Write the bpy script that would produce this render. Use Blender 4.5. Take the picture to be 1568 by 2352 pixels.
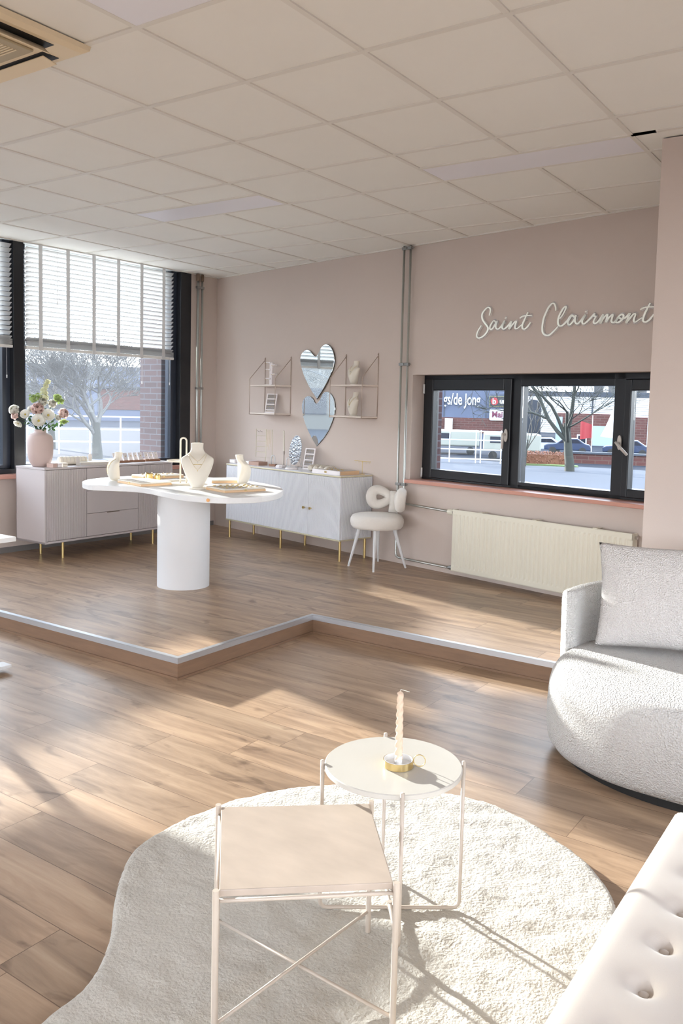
import bpy, bmesh, math, random
from mathutils import Vector, Matrix, Euler
PI = math.pi
C = bpy.context.scene.collection
for o in list(bpy.data.objects): bpy.data.objects.remove(o)
R = math.radians

# ------------------------------------------------------------------ camera
cam_d = bpy.data.cameras.new('camera'); cam = bpy.data.objects.new('camera', cam_d); C.objects.link(cam)
bpy.context.scene.camera = cam
FPX, CX, CY = 1927.431, 803.092, 1083.143
cam_d.sensor_fit = 'HORIZONTAL'; cam_d.sensor_width = 24.0
cam_d.lens = FPX * 24.0 / 1568
cam_d.shift_x = (784 - CX) / 1568; cam_d.shift_y = (CY - 1176) / 1568
cam_d.clip_start = 0.05; cam_d.clip_end = 400
RW = [[0.8268279, 0.5619484, 0.0238649], [0.063075, -0.0504766, -0.9967315], [-0.5589071, 0.8256307, -0.0771803]]
cam.matrix_world = Matrix(((RW[0][0], -RW[1][0], -RW[2][0], 2.4728), (RW[0][1], -RW[1][1], -RW[2][1], -2.1882), (RW[0][2], -RW[1][2], -RW[2][2], 1.4730), (0, 0, 0, 1)))

# ------------------------------------------------------------------ light
SUN_AZ, SUN_EL = R(104.5), R(12.9)
w = bpy.data.worlds.new('sky'); bpy.context.scene.world = w; w.use_nodes = True
nt = w.node_tree; nt.nodes.clear()
tc = nt.nodes.new('ShaderNodeTexCoord'); sp = nt.nodes.new('ShaderNodeSeparateXYZ')
rp = nt.nodes.new('ShaderNodeValToRGB'); bg = nt.nodes.new('ShaderNodeBackground'); wo = nt.nodes.new('ShaderNodeOutputWorld')
nt.links.new(tc.outputs['Generated'], sp.inputs[0]); nt.links.new(sp.outputs['Z'], rp.inputs[0])
rp.color_ramp.elements[0].position = 0.0; rp.color_ramp.elements[0].color = (0.93, 0.96, 1.0, 1)
rp.color_ramp.elements[1].position = 0.7; rp.color_ramp.elements[1].color = (0.66, 0.79, 1.0, 1)
nt.links.new(rp.outputs[0], bg.inputs[0]); nt.links.new(bg.outputs[0], wo.inputs[0])
bg.inputs[1].default_value = 8.2
sl = bpy.data.lights.new('sun', 'SUN'); so = bpy.data.objects.new('sun', sl); C.objects.link(so)
sl.energy = 15.5; sl.angle = R(1.1); sl.color = (1.0, 0.97, 0.92)
sd = Vector((math.sin(SUN_AZ) * math.cos(SUN_EL), math.cos(SUN_AZ) * math.cos(SUN_EL), -math.sin(SUN_EL)))
so.rotation_euler = sd.to_track_quat('-Z', 'Y').to_euler(); so.location = (-6, 6, 5)
vs = bpy.context.scene.view_settings
bpy.context.scene.display_settings.display_device = 'sRGB'
vs.view_transform = 'Standard'; vs.look = 'None'; vs.gamma = 1.0; vs.use_curve_mapping = False; vs.exposure = 0.22

# ------------------------------------------------------------------ helpers
def lin(c):
    return tuple((v / 255 / 12.92 if v / 255 <= 0.04045 else ((v / 255 + 0.055) / 1.055) ** 2.4) for v in c) + (1,)
def mat(name, col, rough=0.5, metal=0.0, var=0.04, vscale=3.0, bump=0.0, bscale=200.0, trans=0.0, alpha=None, spec=0.5, sheen=0.0, stretch=None, coat=0.0, bvor=False):
    m = bpy.data.materials.new(name); m.use_nodes = True; n = m.node_tree.nodes; l = m.node_tree.links
    b = n['Principled BSDF']; b.inputs['Roughness'].default_value = rough; b.inputs['Metallic'].default_value = metal
    b.inputs['Specular IOR Level'].default_value = spec
    if sheen: b.inputs['Sheen Weight'].default_value = sheen
    if coat: b.inputs['Coat Weight'].default_value = coat; b.inputs['Coat Roughness'].default_value = 0.15
    c = lin(col); tcn = n.new('ShaderNodeTexCoord'); nz = n.new('ShaderNodeTexNoise'); nz.inputs['Scale'].default_value = vscale; nz.inputs['Detail'].default_value = 4
    src = tcn.outputs['Object']
    if stretch:
        mp = n.new('ShaderNodeMapping'); mp.inputs['Scale'].default_value = stretch; l.new(src, mp.inputs[0]); src = mp.outputs[0]
    l.new(src, nz.inputs['Vector'])
    mx = n.new('ShaderNodeMix'); mx.data_type = 'RGBA'
    mx.inputs[6].default_value = tuple(v * (1 - var) for v in c[:3]) + (1,); mx.inputs[7].default_value = tuple(min(1, v * (1 + var)) for v in c[:3]) + (1,)
    l.new(nz.outputs['Fac'], mx.inputs[0]); l.new(mx.outputs[2], b.inputs['Base Color'])
    if bump:
        if bvor: t2 = n.new('ShaderNodeTexVoronoi'); out = t2.outputs['Distance']
        else: t2 = n.new('ShaderNodeTexNoise'); t2.inputs['Detail'].default_value = 3; out = t2.outputs['Fac']
        t2.inputs['Scale'].default_value = bscale; l.new(src, t2.inputs['Vector'])
        bp = n.new('ShaderNodeBump'); bp.inputs['Strength'].default_value = bump; bp.inputs['Distance'].default_value = 0.007 if bvor else 0.004
        l.new(out, bp.inputs['Height']); l.new(bp.outputs[0], b.inputs['Normal'])
    if trans:
        tr = n.new('ShaderNodeBsdfTranslucent'); ms = n.new('ShaderNodeMixShader'); ms.inputs[0].default_value = trans
        l.new(mx.outputs[2], tr.inputs[0]); l.new(b.outputs[0], ms.inputs[1]); l.new(tr.outputs[0], ms.inputs[2]); l.new(ms.outputs[0], n['Material Output'].inputs[0])
    if alpha is not None: b.inputs['Alpha'].default_value = alpha
    return m
def glass(name, tint=(0.96, 0.98, 0.98), refl=1.45, rough=0.0):
    m = bpy.data.materials.new(name); m.use_nodes = True; n = m.node_tree.nodes; l = m.node_tree.links; n.clear()
    t = n.new('ShaderNodeBsdfTransparent'); t.inputs[0].default_value = tint + (1,); g = n.new('ShaderNodeBsdfGlossy'); g.inputs['Roughness'].default_value = rough
    f = n.new('ShaderNodeFresnel'); f.inputs[0].default_value = refl; ms = n.new('ShaderNodeMixShader'); o = n.new('ShaderNodeOutputMaterial')
    l.new(f.outputs[0], ms.inputs[0]); l.new(t.outputs[0], ms.inputs[1]); l.new(g.outputs[0], ms.inputs[2]); l.new(ms.outputs[0], o.inputs[0]); return m
def wood_floor(name, sc=1.0):
    m = bpy.data.materials.new(name); m.use_nodes = True; n = m.node_tree.nodes; l = m.node_tree.links; b = n['Principled BSDF']
    t = n.new('ShaderNodeTexCoord'); br = n.new('ShaderNodeTexBrick'); br.offset = 0.0; br.squash = 1
    br.inputs['Scale'].default_value = 1.0; br.inputs['Brick Width'].default_value = 1.28; br.inputs['Row Height'].default_value = 0.193
    br.inputs['Mortar Size'].default_value = 0.0014; br.inputs['Mortar Smooth'].default_value = 0.0
    br.inputs['Color1'].default_value = (0, 0, 0, 1); br.inputs['Color2'].default_value = (1, 1, 1, 1); br.inputs['Mortar'].default_value = (0.5, 0.5, 0.5, 1)
    sx = n.new('ShaderNodeSeparateXYZ'); l.new(t.outputs['Object'], sx.inputs[0])
    dv = n.new('ShaderNodeMath'); dv.operation = 'DIVIDE'; dv.inputs[1].default_value = 0.193; l.new(sx.outputs['Y'], dv.inputs[0])
    fl = n.new('ShaderNodeMath'); fl.operation = 'FLOOR'; l.new(dv.outputs[0], fl.inputs[0]); wn = n.new('ShaderNodeTexWhiteNoise'); wn.noise_dimensions = '1D'; l.new(fl.outputs[0], wn.inputs['W'])
    ma = n.new('ShaderNodeMath'); ma.operation = 'MULTIPLY_ADD'; l.new(wn.outputs['Value'], ma.inputs[0]); ma.inputs[1].default_value = 1.28; l.new(sx.outputs['X'], ma.inputs[2])
    cb = n.new('ShaderNodeCombineXYZ'); l.new(ma.outputs[0], cb.inputs['X']); l.new(sx.outputs['Y'], cb.inputs['Y']); l.new(cb.outputs[0], br.inputs['Vector'])
    # offset the grain per plank
    ad = n.new('ShaderNodeVectorMath'); ad.operation = 'MULTIPLY_ADD'; l.new(br.outputs['Color'], ad.inputs[0]); ad.inputs[1].default_value = (9.3, 3.7, 5.1); l.new(t.outputs['Object'], ad.inputs[2])
    def noise(scale, vec, det=5, rough=0.6, dist=0.0):
        mp = n.new('ShaderNodeMapping'); mp.inputs['Scale'].default_value = vec; l.new(ad.outputs[0], mp.inputs[0])
        z = n.new('ShaderNodeTexNoise'); z.inputs['Scale'].default_value = scale; z.inputs['Detail'].default_value = det; z.inputs['Roughness'].default_value = rough; z.inputs['Distortion'].default_value = dist
        l.new(mp.outputs[0], z.inputs['Vector']); return z
    g1 = noise(3.0, (0.55, 4.5, 1), 6, 0.62, 0.6); g2 = noise(9.0, (0.8, 9, 1), 4, 0.7, 0.3); g3 = noise(2.2, (1.5, 4.0, 1), 3, 0.5, 1.2)
    cr = n.new('ShaderNodeValToRGB'); e = cr.color_ramp.elements
    e[0].position = 0.25; e[0].color = lin((132, 109, 90)); e[1].position = 0.75; e[1].color = lin((196, 171, 144))
    k = e.new(0.45); k.color = lin((165, 139, 115)); k = e.new(0.58); k.color = lin((181, 154, 128)); l.new(g1.outputs['Fac'], cr.inputs[0])
    m1 = n.new('ShaderNodeMix'); m1.data_type = 'RGBA'; m1.blend_type = 'MULTIPLY'; m1.inputs[0].default_value = 0.28
    c2 = n.new('ShaderNodeValToRGB'); c2.color_ramp.elements[0].position = 0.3; c2.color_ramp.elements[0].color = (0.74, 0.70, 0.67, 1); c2.color_ramp.elements[1].position = 0.62; c2.color_ramp.elements[1].color = (1, 1, 1, 1)
    l.new(g2.outputs['Fac'], c2.inputs[0]); l.new(cr.outputs[0], m1.inputs[6]); l.new(c2.outputs[0], m1.inputs[7])
    # knots
    m2 = n.new('ShaderNodeMix'); m2.data_type = 'RGBA'; m2.blend_type = 'MULTIPLY'
    c3 = n.new('ShaderNodeValToRGB'); c3.color_ramp.elements[0].position = 0.27; c3.color_ramp.elements[0].color = (0.42, 0.38, 0.36, 1); c3.color_ramp.elements[1].position = 0.40; c3.color_ramp.elements[1].color = (1, 1, 1, 1)
    l.new(g3.outputs['Fac'], c3.inputs[0]); m2.inputs[0].default_value = 0.75; l.new(m1.outputs[2], m2.inputs[6]); l.new(c3.outputs[0], m2.inputs[7])
    # plank tone
    c4 = n.new('ShaderNodeValToRGB'); c4.color_ramp.elements[0].color = (0.84, 0.84, 0.84, 1); c4.color_ramp.elements[1].color = (1.08, 1.06, 1.04, 1); l.new(br.outputs['Color'], c4.inputs[0])
    m3 = n.new('ShaderNodeMix'); m3.data_type = 'RGBA'; m3.blend_type = 'MULTIPLY'; m3.inputs[0].default_value = 1.0; l.new(m2.outputs[2], m3.inputs[6]); l.new(c4.outputs[0], m3.inputs[7])
    m4 = n.new('ShaderNodeMix'); m4.data_type = 'RGBA'; m4.inputs[7].default_value = lin((92, 68, 52)); ml = n.new('ShaderNodeMath'); ml.operation = 'MULTIPLY'; ml.inputs[1].default_value = 0.75
    l.new(br.outputs['Fac'], ml.inputs[0]); l.new(ml.outputs[0], m4.inputs[0]); l.new(m3.outputs[2], m4.inputs[6]); l.new(m4.outputs[2], b.inputs['Base Color'])
    b.inputs['Roughness'].default_value = 0.36; b.inputs['Specular IOR Level'].default_value = 0.32; b.inputs['Coat Weight'].default_value = 0.12; b.inputs['Coat Roughness'].default_value = 0.26
    bp = n.new('ShaderNodeBump'); bp.inputs['Strength'].default_value = 0.12; bp.inputs['Distance'].default_value = 0.002; l.new(g2.outputs['Fac'], bp.inputs['Height']); l.new(bp.outputs[0], b.inputs['Normal'])
    return m
def bricks(name, c1, c2, mort, w=0.21, h=0.0625, axis='XZ'):
    m = bpy.data.materials.new(name); m.use_nodes = True; n = m.node_tree.nodes; l = m.node_tree.links; b = n['Principled BSDF']
    t = n.new('ShaderNodeTexCoord'); s = n.new('ShaderNodeSeparateXYZ'); c = n.new('ShaderNodeCombineXYZ'); a = n.new('ShaderNodeMath'); a.operation = 'ADD'
    l.new(t.outputs['Object'], s.inputs[0]); l.new(s.outputs['X'], a.inputs[0]); l.new(s.outputs['Y'], a.inputs[1]); l.new(a.outputs[0], c.inputs['X']); l.new(s.outputs['Z'], c.inputs['Y'])
    br = n.new('ShaderNodeTexBrick'); br.inputs['Scale'].default_value = 1; br.inputs['Brick Width'].default_value = w; br.inputs['Row Height'].default_value = h; br.inputs['Mortar Size'].default_value = h * 0.1
    br.inputs['Color1'].default_value = lin(c1); br.inputs['Color2'].default_value = lin(c2); br.inputs['Mortar'].default_value = lin(mort)
    l.new(c.outputs[0], br.inputs['Vector']); l.new(br.outputs['Color'], b.inputs['Base Color']); b.inputs['Roughness'].default_value = 0.9; return m

class MB:
    tagm = False
    def __init__(s): s.v = []; s.f = []; s.M = None
    def add(s, vs_, fs_):
        k = len(s.v)
        s.v += [tuple(s.M @ Vector(p)) if s.M else tuple(p) for p in vs_]; s.f += [tuple(i + k for i in f) for f in fs_]; return s
    def box(s, c, d, rz=0, rot=None):
        hx, hy, hz = d[0] / 2, d[1] / 2, d[2] / 2; M = rot.to_matrix() if rot else Matrix.Rotation(rz, 3, 'Z'); c = Vector(c)
        p = [c + M @ Vector((x, y, z)) for x in (-hx, hx) for y in (-hy, hy) for z in (-hz, hz)]
        return s.add(p, [(0, 1, 3, 2), (4, 6, 7, 5), (0, 4, 5, 1), (2, 3, 7, 6), (0, 2, 6, 4), (1, 5, 7, 3)])
    def bb(s, x0, x1, y0, y1, z0, z1): return s.box(((x0 + x1) / 2, (y0 + y1) / 2, (z0 + z1) / 2), (abs(x1 - x0), abs(y1 - y0), abs(z1 - z0)))
    def tube(s, pts, r, n=10, closed=False, cap=True):
        pts = [Vector(p) for p in pts]; N = len(pts); rr = r if isinstance(r, (list, tuple)) else [r] * N; vs_ = []; prev = None
        for i, p in enumerate(pts):
            if closed: t = (pts[(i + 1) % N] - pts[i - 1])
            else: t = pts[min(i + 1, N - 1)] - pts[max(i - 1, 0)]
            t.normalize()
            if prev is None: u = t.orthogonal().normalized()
            else: u = (prev - t * prev.dot(t)); u = u.normalized() if u.length > 1e-6 else t.orthogonal().normalized()
            prev = u; v = t.cross(u)
            vs_ += [p + (u * math.cos(2 * PI * k / n) + v * math.sin(2 * PI * k / n)) * rr[i] for k in range(n)]
        fs_ = []
        for i in range(N if closed else N - 1):
            j = (i + 1) % N
            off = 0
            if closed and j == 0:
                a = vs_[i * n]; off = min(range(n), key=lambda q: (vs_[q] - a).length)
            fs_ += [(i * n + k, i * n + (k + 1) % n, j * n + (k + 1 + off) % n, j * n + (k + off) % n) for k in range(n)]
        if cap and not closed: fs_ += [tuple(range(n))[::-1], tuple((N - 1) * n + k for k in range(n))]
        return s.add(vs_, fs_)
    def cyl(s, p0, p1, r0, r1=None, n=16): return s.tube([p0, p1], [r0, r0 if r1 is None else r1], n)
    def lathe(s, prof, c=(0, 0, 0), n=32, sx=1, sy=1, cap0=True, cap1=True):
        vs_ = []; N = len(prof)
        for r, z in prof: vs_ += [(c[0] + r * sx * math.cos(2 * PI * k / n), c[1] + r * sy * math.sin(2 * PI * k / n), c[2] + z) for k in range(n)]
        fs_ = [(i * n + k, i * n + (k + 1) % n, (i + 1) * n + (k + 1) % n, (i + 1) * n + k) for i in range(N - 1) for k in range(n)]
        if cap0: fs_.append(tuple(range(n))[::-1])
        if cap1: fs_.append(tuple((N - 1) * n + k for k in range(n)))
        return s.add(vs_, fs_)
    def prism(s, out, z0, z1):   # outline in xy, extruded in z
        n = len(out); a = sum(out[i][0] * out[(i + 1) % n][1] - out[(i + 1) % n][0] * out[i][1] for i in range(n))
        if a < 0: out = out[::-1]
        return s.add([(p[0], p[1], z0) for p in out] + [(p[0], p[1], z1) for p in out], [tuple(range(n))[::-1], tuple(range(n, 2 * n))] + [(i, (i + 1) % n, n + (i + 1) % n, n + i) for i in range(n)])
    def prismxz(s, out, y0, y1):
        n = len(out); a = sum(out[i][0] * out[(i + 1) % n][1] - out[(i + 1) % n][0] * out[i][1] for i in range(n))
        if a < 0: out = out[::-1]
        return s.add([(p[0], y0, p[1]) for p in out] + [(p[0], y1, p[1]) for p in out], [tuple(range(n)), tuple(range(n, 2 * n))[::-1]] + [(i, n + i, n + (i + 1) % n, (i + 1) % n) for i in range(n)])
    def sphere(s, c, r, n=16, m=10, sc=(1, 1, 1)):
        vs_ = []
        for j in range(m + 1):
            a = PI * j / m
            vs_ += [(c[0] + r * sc[0] * math.sin(a) * math.cos(2 * PI * k / n), c[1] + r * sc[1] * math.sin(a) * math.sin(2 * PI * k / n), c[2] - r * sc[2] * math.cos(a)) for k in range(n)]
        return s.add(vs_, [(j * n + k, j * n + (k + 1) % n, (j + 1) * n + (k + 1) % n, (j + 1) * n + k) for j in range(m) for k in range(n)])
    def grid(s, fn, nu, nv, cu=False, cv=False):
        vs_ = [fn(i / (nu if cu else nu - 1), j / (nv if cv else nv - 1)) for i in range(nu) for j in range(nv)]
        fs_ = [(i * nv + j, ((i + 1) % nu) * nv + j, ((i + 1) % nu) * nv + (j + 1) % nv, i * nv + (j + 1) % nv) for i in range(nu if cu else nu - 1) for j in range(nv if cv else nv - 1)]
        return s.add(vs_, fs_)
    def build(s, name, m, parent=None, smooth=False, bevel=0.0, seg=2, sub=0, kind=None, merge=False):
        me = bpy.data.meshes.new(name); me.from_pydata(s.v, [], s.f); me.validate(); me.update()
        bm = bmesh.new(); bm.from_mesh(me)
        if merge: bmesh.ops.remove_doubles(bm, verts=bm.verts, dist=1e-5)
        bmesh.ops.recalc_face_normals(bm, faces=bm.faces); bm.to_mesh(me); bm.free()
        if smooth:
            for p in me.polygons: p.use_smooth = True
        me.materials.append(m); o = bpy.data.objects.new(name, me); C.objects.link(o)
        if smooth == 'auto' or (smooth and bevel):
            pass
        if bevel:
            b = o.modifiers.new('bevel', 'BEVEL'); b.width = bevel; b.segments = seg; b.limit_method = 'ANGLE'; b.angle_limit = R(40)
        if sub:
            q = o.modifiers.new('sub', 'SUBSURF'); q.levels = sub; q.render_levels = sub
        if smooth == 'auto':
            e_ = o.modifiers.new('split', 'EDGE_SPLIT'); e_.split_angle = R(38)
        if parent: o.parent = parent
        if kind: o['kind'] = kind
        return o
def thing(name, label, cat, loc=(0, 0, 0), rz=0.0, group=None, rot=None):
    o = bpy.data.objects.new(name, None); C.objects.link(o); o.location = loc; o.rotation_euler = rot if rot else (0, 0, rz); o.empty_display_size = 0.05
    o['label'] = label; o['category'] = cat
    if group: o['group'] = group
    return o
def tag(o, label, cat, group=None, kind=None, loc=None, rz=None):
    o['label'] = label; o['category'] = cat
    if group: o['group'] = group
    if kind: o['kind'] = kind
    if loc is not None: o.location = loc
    if rz is not None: o.rotation_euler = (0, 0, rz)
    return o
def dup(root, loc, rz, label=None, group=None):
    def cp(o, par):
        c = o.copy(); C.objects.link(c)
        if par: c.parent = par
        for ch in [x for x in bpy.data.objects if x.parent == o]: cp(ch, c)
        return c
    r = cp(root, None); r.location = loc; r.rotation_euler = (0, 0, rz)
    if label: r['label'] = label
    if group: r['group'] = group
    return r
def catmull(pts, per=6, closed=True):
    out = []; N = len(pts)
    rng = range(N) if closed else range(N - 1)
    for i in rng:
        g = (lambda k: pts[k % N]) if closed else (lambda k: pts[max(0, min(N - 1, k))])
        p0, p1, p2, p3 = g(i - 1), g(i), g(i + 1), g(i + 2)
        for q in range(per):
            t = q / per
            out.append(tuple(0.5 * ((2 * b) + (-a + c) * t + (2 * a - 5 * b + 4 * c - d) * t * t + (-a + 3 * b - 3 * c + d) * t ** 3) for a, b, c, d in zip(p0, p1, p2, p3)))
    if not closed: out.append(tuple(pts[-1]))
    return out
def text_mesh(name, txt, size, m, M, parent=None, ext=0.01, sx=1.0, bold=0.0):
    cu = bpy.data.curves.new(name, 'FONT'); cu.body = txt; cu.size = size; cu.extrude = ext; cu.offset = bold; cu.resolution_u = 4
    tmp = bpy.data.objects.new('tmp', cu); C.objects.link(tmp); bpy.context.view_layer.update()
    me = bpy.data.meshes.new_from_object(tmp.evaluated_get(bpy.context.evaluated_depsgraph_get())); bpy.data.objects.remove(tmp)
    me.transform(M @ Matrix.Diagonal((sx, 1, 1, 1))); me.name = name; me.materials.clear(); me.materials.append(m)
    o = bpy.data.objects.new(name, me); C.objects.link(o)
    if parent: o.parent = parent
    return o

# ------------------------------------------------------------------ frames of the two visible walls
K = Vector((-4.02, 4.72, 0))
BD = Vector((0.976, -0.2183, 0)).normalized(); BN = Vector((BD.y, -BD.x, 0)); BA = math.atan2(BD.y, BD.x)     # back wall: along, into room
WD = Vector((-0.045, -1, 0)).normalized(); WN = Vector((-WD.y, WD.x, 0)); WA = math.atan2(-WD.y, -WD.x)          # window wall: along (towards camera), into room
def bw(u, n, z=0): return K + BD * u + BN * n + Vector((0, 0, z))
def ww(s, n, z=0): return K + WD * s + WN * n + Vector((0, 0, z))
MBACK = Matrix.Translation(K) @ Matrix.Rotation(BA, 4, 'Z')              # local x = u, local -y = into the room
MWIN = Matrix.Translation(K) @ Matrix.Rotation(WA, 4, 'Z')               # local -x = s, local -y = into the room
CZ, PZ = 2.84, 0.114

# ------------------------------------------------------------------ materials
M_wall = mat('wall_paint', (206, 192, 183), 0.85, var=0.02, vscale=1.5, bump=0.15, bscale=350)
M_ceil = mat('ceiling_tile', (240, 239, 234), 0.9, var=0.015, vscale=5, bump=0.1, bscale=500)
M_bar = mat('ceiling_bar', (228, 225, 218), 0.45, var=0.01)
M_floor = wood_floor('oak_laminate')
M_black = mat('black_frame', (26, 28, 33), 0.35, var=0.05)
M_steel = mat('frame_blue', (46, 52, 64), 0.3, var=0.05)
M_alu = mat('aluminium', (196, 198, 202), 0.38, metal=0.75, var=0.04, stretch=(1, 30, 30))
M_sill = mat('sill_terracotta', (204, 152, 136), 0.3, var=0.06, vscale=12)
M_pipe = mat('galvanised_pipe', (188, 192, 188), 0.3, metal=0.8, var=0.05, vscale=30)
M_white = mat('white_lacquer', (222, 222, 222), 0.35, var=0.01)
M_cabL = mat('taupe_lacquer', (194, 186, 186), 0.45, var=0.01)
M_cabB = mat('white_cabinet', (226, 226, 230), 0.4, var=0.01)
M_gold = mat('brass', (212, 188, 132), 0.3, metal=0.95, var=0.06, vscale=20)
M_goldl = mat('pale_brass', (218, 210, 180), 0.35, metal=0.35, var=0.05)
M_rad = mat('radiator_enamel', (228, 224, 208), 0.3, var=0.01)
M_cream = mat('cream_fabric', (224, 217, 204), 0.9, var=0.02, bump=0.2, bscale=700)
M_plaster = mat('white_plaster', (218, 218, 219), 0.6, var=0.015, bump=0.05, bscale=150)
M_boucle = mat('boucle', (210, 208, 205), 0.95, var=0.08, vscale=120, bump=1.0, bscale=150, bvor=True, sheen=0.1)
M_boucle2 = mat('boucle_pillow', (214, 210, 207), 0.95, var=0.07, vscale=120, bump=0.9, bscale=170, bvor=True, sheen=0.1)
M_velvet = mat('velvet_bench', (204, 194, 184), 0.8, var=0.02, vscale=14, bump=0.1, bscale=500, sheen=0.6)
M_rug = mat('rug_wool', (198, 194, 186), 0.95, var=0.10, vscale=60, bump=1.0, bscale=110)
M_marbB = mat('beige_marble', (182, 168, 156), 0.28, var=0.20, vscale=4, stretch=(2.2, 5, 1))
M_marbW = mat('cream_marble', (194, 191, 185), 0.25, var=0.04, vscale=9)
M_tubing = mat('taupe_steel', (196, 184, 172), 0.4, metal=0.1, var=0.02)
M_mirror = mat('mirror_silver', (225, 232, 235), 0.02, metal=1.0, var=0.0)
M_dark = mat('dark_plastic', (24, 24, 24), 0.5)
M_candle = mat('pink_wax', (226, 202, 180), 0.5, var=0.03, trans=0.15)
M_vase = mat('pink_ceramic', (196, 175, 168), 0.6, var=0.02)
M_leaf = mat('leaf', (62, 92, 46), 0.6, var=0.3, vscale=20, trans=0.3)
M_leafl = mat('pale_leaf', (176, 196, 128), 0.7, var=0.2, vscale=40, trans=0.4)
M_petal = mat('white_petal', (240, 238, 230), 0.7, var=0.03, trans=0.35)
M_pink = mat('pink_petal', (248, 228, 222), 0.7, var=0.06, trans=0.3)
M_pollen = mat('pollen', (196, 176, 90), 0.8)
M_acp = mat('ac_plastic', (232, 216, 186), 0.5, var=0.02)
M_acg = mat('ac_grille', (176, 164, 138), 0.6, var=0.02)
M_lamp = mat('lamp_diffuser', (238, 238, 246), 0.4, var=0.01)
M_woodp = mat('pale_wood_edge', (222, 186, 146), 0.5, var=0.08, vscale=8, stretch=(1, 1, 12))
M_woodk = mat('brown_wood', (150, 110, 86), 0.5, var=0.1, vscale=10)
M_card = mat('card_paper', (238, 232, 232), 0.7, var=0.01)
M_suede = mat('grey_suede', (196, 190, 184), 0.9, var=0.03, bump=0.2, bscale=600)
M_silver = mat('silver_metal', (215, 215, 215), 0.2, metal=1.0)
M_pinkb = mat('pink_box', (206, 178, 168), 0.6, var=0.02)
M_slat = mat('blind_slat', (206, 208, 210), 0.5, var=0.01, trans=0.1)
M_tape = mat('blind_tape', (232, 232, 232), 0.9, var=0.02, trans=0.3)
M_pane = glass('window_glass', refl=1.25)
# left window glass: pale translucent film mixed in to imitate veiling glare
M_paneL = glass('veiled_window_glass', refl=1.18); n_ = M_paneL.node_tree.nodes; l_ = M_paneL.node_tree.links
tl_ = n_.new('ShaderNodeBsdfTranslucent'); tl_.inputs[0].default_value = (.9, .93, 1, 1); m_ = n_.new('ShaderNodeMixShader'); m_.inputs[0].default_value = .016
l_.new(n_['Mix Shader'].outputs[0], m_.inputs[1]); l_.new(tl_.outputs[0], m_.inputs[2]); l_.new(m_.outputs[0], n_['Material Output'].inputs[0])
M_acryl = mat('acrylic', (236, 236, 238), .15, alpha=.28)
M_sock = mat('socket_plastic', (200, 192, 184), 0.4)

# ------------------------------------------------------------------ room shell
YB = -7.2; XR = 4.9
def wx(y): return K.x - 0.045 * (K.y - y)            # x of the window wall at y
def by(x): return K.y + (x - K.x) * BD.y / BD.x       # y of the back wall at x
room = [(K.x, K.y), (1.32, by(1.32)), (1.32, 2.22), (XR, 2.22), (XR, YB), (wx(YB), YB)]
MB().prism([(wx(YB) - 0.3, YB - 0.3), (XR + .3, YB - .3), (XR + .3, 3.6), (1.5, 3.9), (-4.4, 5.2)], -0.3, 0.0).build('floor', M_floor, kind='structure')
plat = [(wx(0.93) - 0.02, 0.93), (-0.713, 0.93), (-0.713, 2.13), (1.6, 2.13), (1.6, by(1.6) + 0.1), (K.x - 0.03, K.y + 0.1)]
MB().prism(plat, 0.001, PZ).build('floor_platform', M_floor, kind='structure')
# aluminium nosing, wooden riser boards and the moulding at their foot
edge = [(wx(0.93) + 0.02, 0.93), (-0.713, 0.93), (-0.713, 2.13), (1.6, 2.13)]
def edge_strip(name, m, o0, o1, z0, z1):
    # o = distance outwards from the edge line
    def off(o): return [(edge[0][0], edge[0][1] - o), (edge[1][0] + o, edge[1][1] - o), (edge[2][0] + o, edge[2][1] - o), (edge[3][0], edge[3][1] - o)]
    a, b = off(o0), off(o1); mb = MB()
    for i in range(3):
        q = [a[i], b[i], b[i + 1], a[i + 1]]; mb.prism(q, z0, z1)
    return mb.build(name, m, kind='structure')
edge_strip('trim_1', M_alu, -0.028, 0.004, PZ - 0.001, PZ + 0.004)
edge_strip('trim_2', M_alu, 0.0015, 0.005, PZ - 0.026, PZ + 0.004)
M_riser = mat('riser_wood', (132, 104, 82), 0.45, var=0.25, vscale=3.5, stretch=(2, 2, 14), bump=0.1)
edge_strip('trim_3', M_riser, 0.0, 0.0014, 0.001, PZ - 0.026)
edge_strip('trim_4', M_riser, 0.0014, 0.012, 0.001, 0.014)

# back wall with the window opening
U0, U1, Z0, Z1 = 2.95, 5.36, 0.862, 1.757
mb = MB(); mb.M = MBACK
T = 0.32
mb.bb(-0.3, U0, 0, T, -0.2, CZ + .25); mb.bb(U1, 5.9, 0, T, -0.2, CZ + .25); mb.bb(U0, U1, 0, T, -0.2, Z0 - .03); mb.bb(U0, U1, 0, T, Z1, CZ + .25)
mb.build('wall_back', M_wall, kind='structure')
# projecting wall on the right
MB().bb(1.32, XR + .3, 2.22, 3.45, -0.2, CZ - .001).build('wall_right_front', M_wall, kind='structure')
# wall behind the camera and right wall: unseen, wide openings added for sky fill
mb = MB(); mb.bb(wx(YB) - .3, XR + .3, YB - .3, YB, -.2, 0.5); mb.bb(wx(YB) - .3, XR + .3, YB - .3, YB, 2.6, CZ + .2)
for x in (-4.6, -2.2, 0.2, 2.6, 5.0): mb.bb(x - .12, x + .12, YB - .3, YB, .5, 2.6)
mb.build('wall_rear', M_wall, kind='structure')
mb = MB(); mb.bb(XR, XR + .3, YB, 2.22, -.2, 0.8); mb.bb(XR, XR + .3, YB, 2.22, 2.5, CZ + .2)
for y in (-7.0, -4.2, -1.4, 1.6): mb.bb(XR, XR + .3, y - .5, y + .5, .8, 2.5)
mb.build('wall_right', M_wall, kind='structure')
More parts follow.
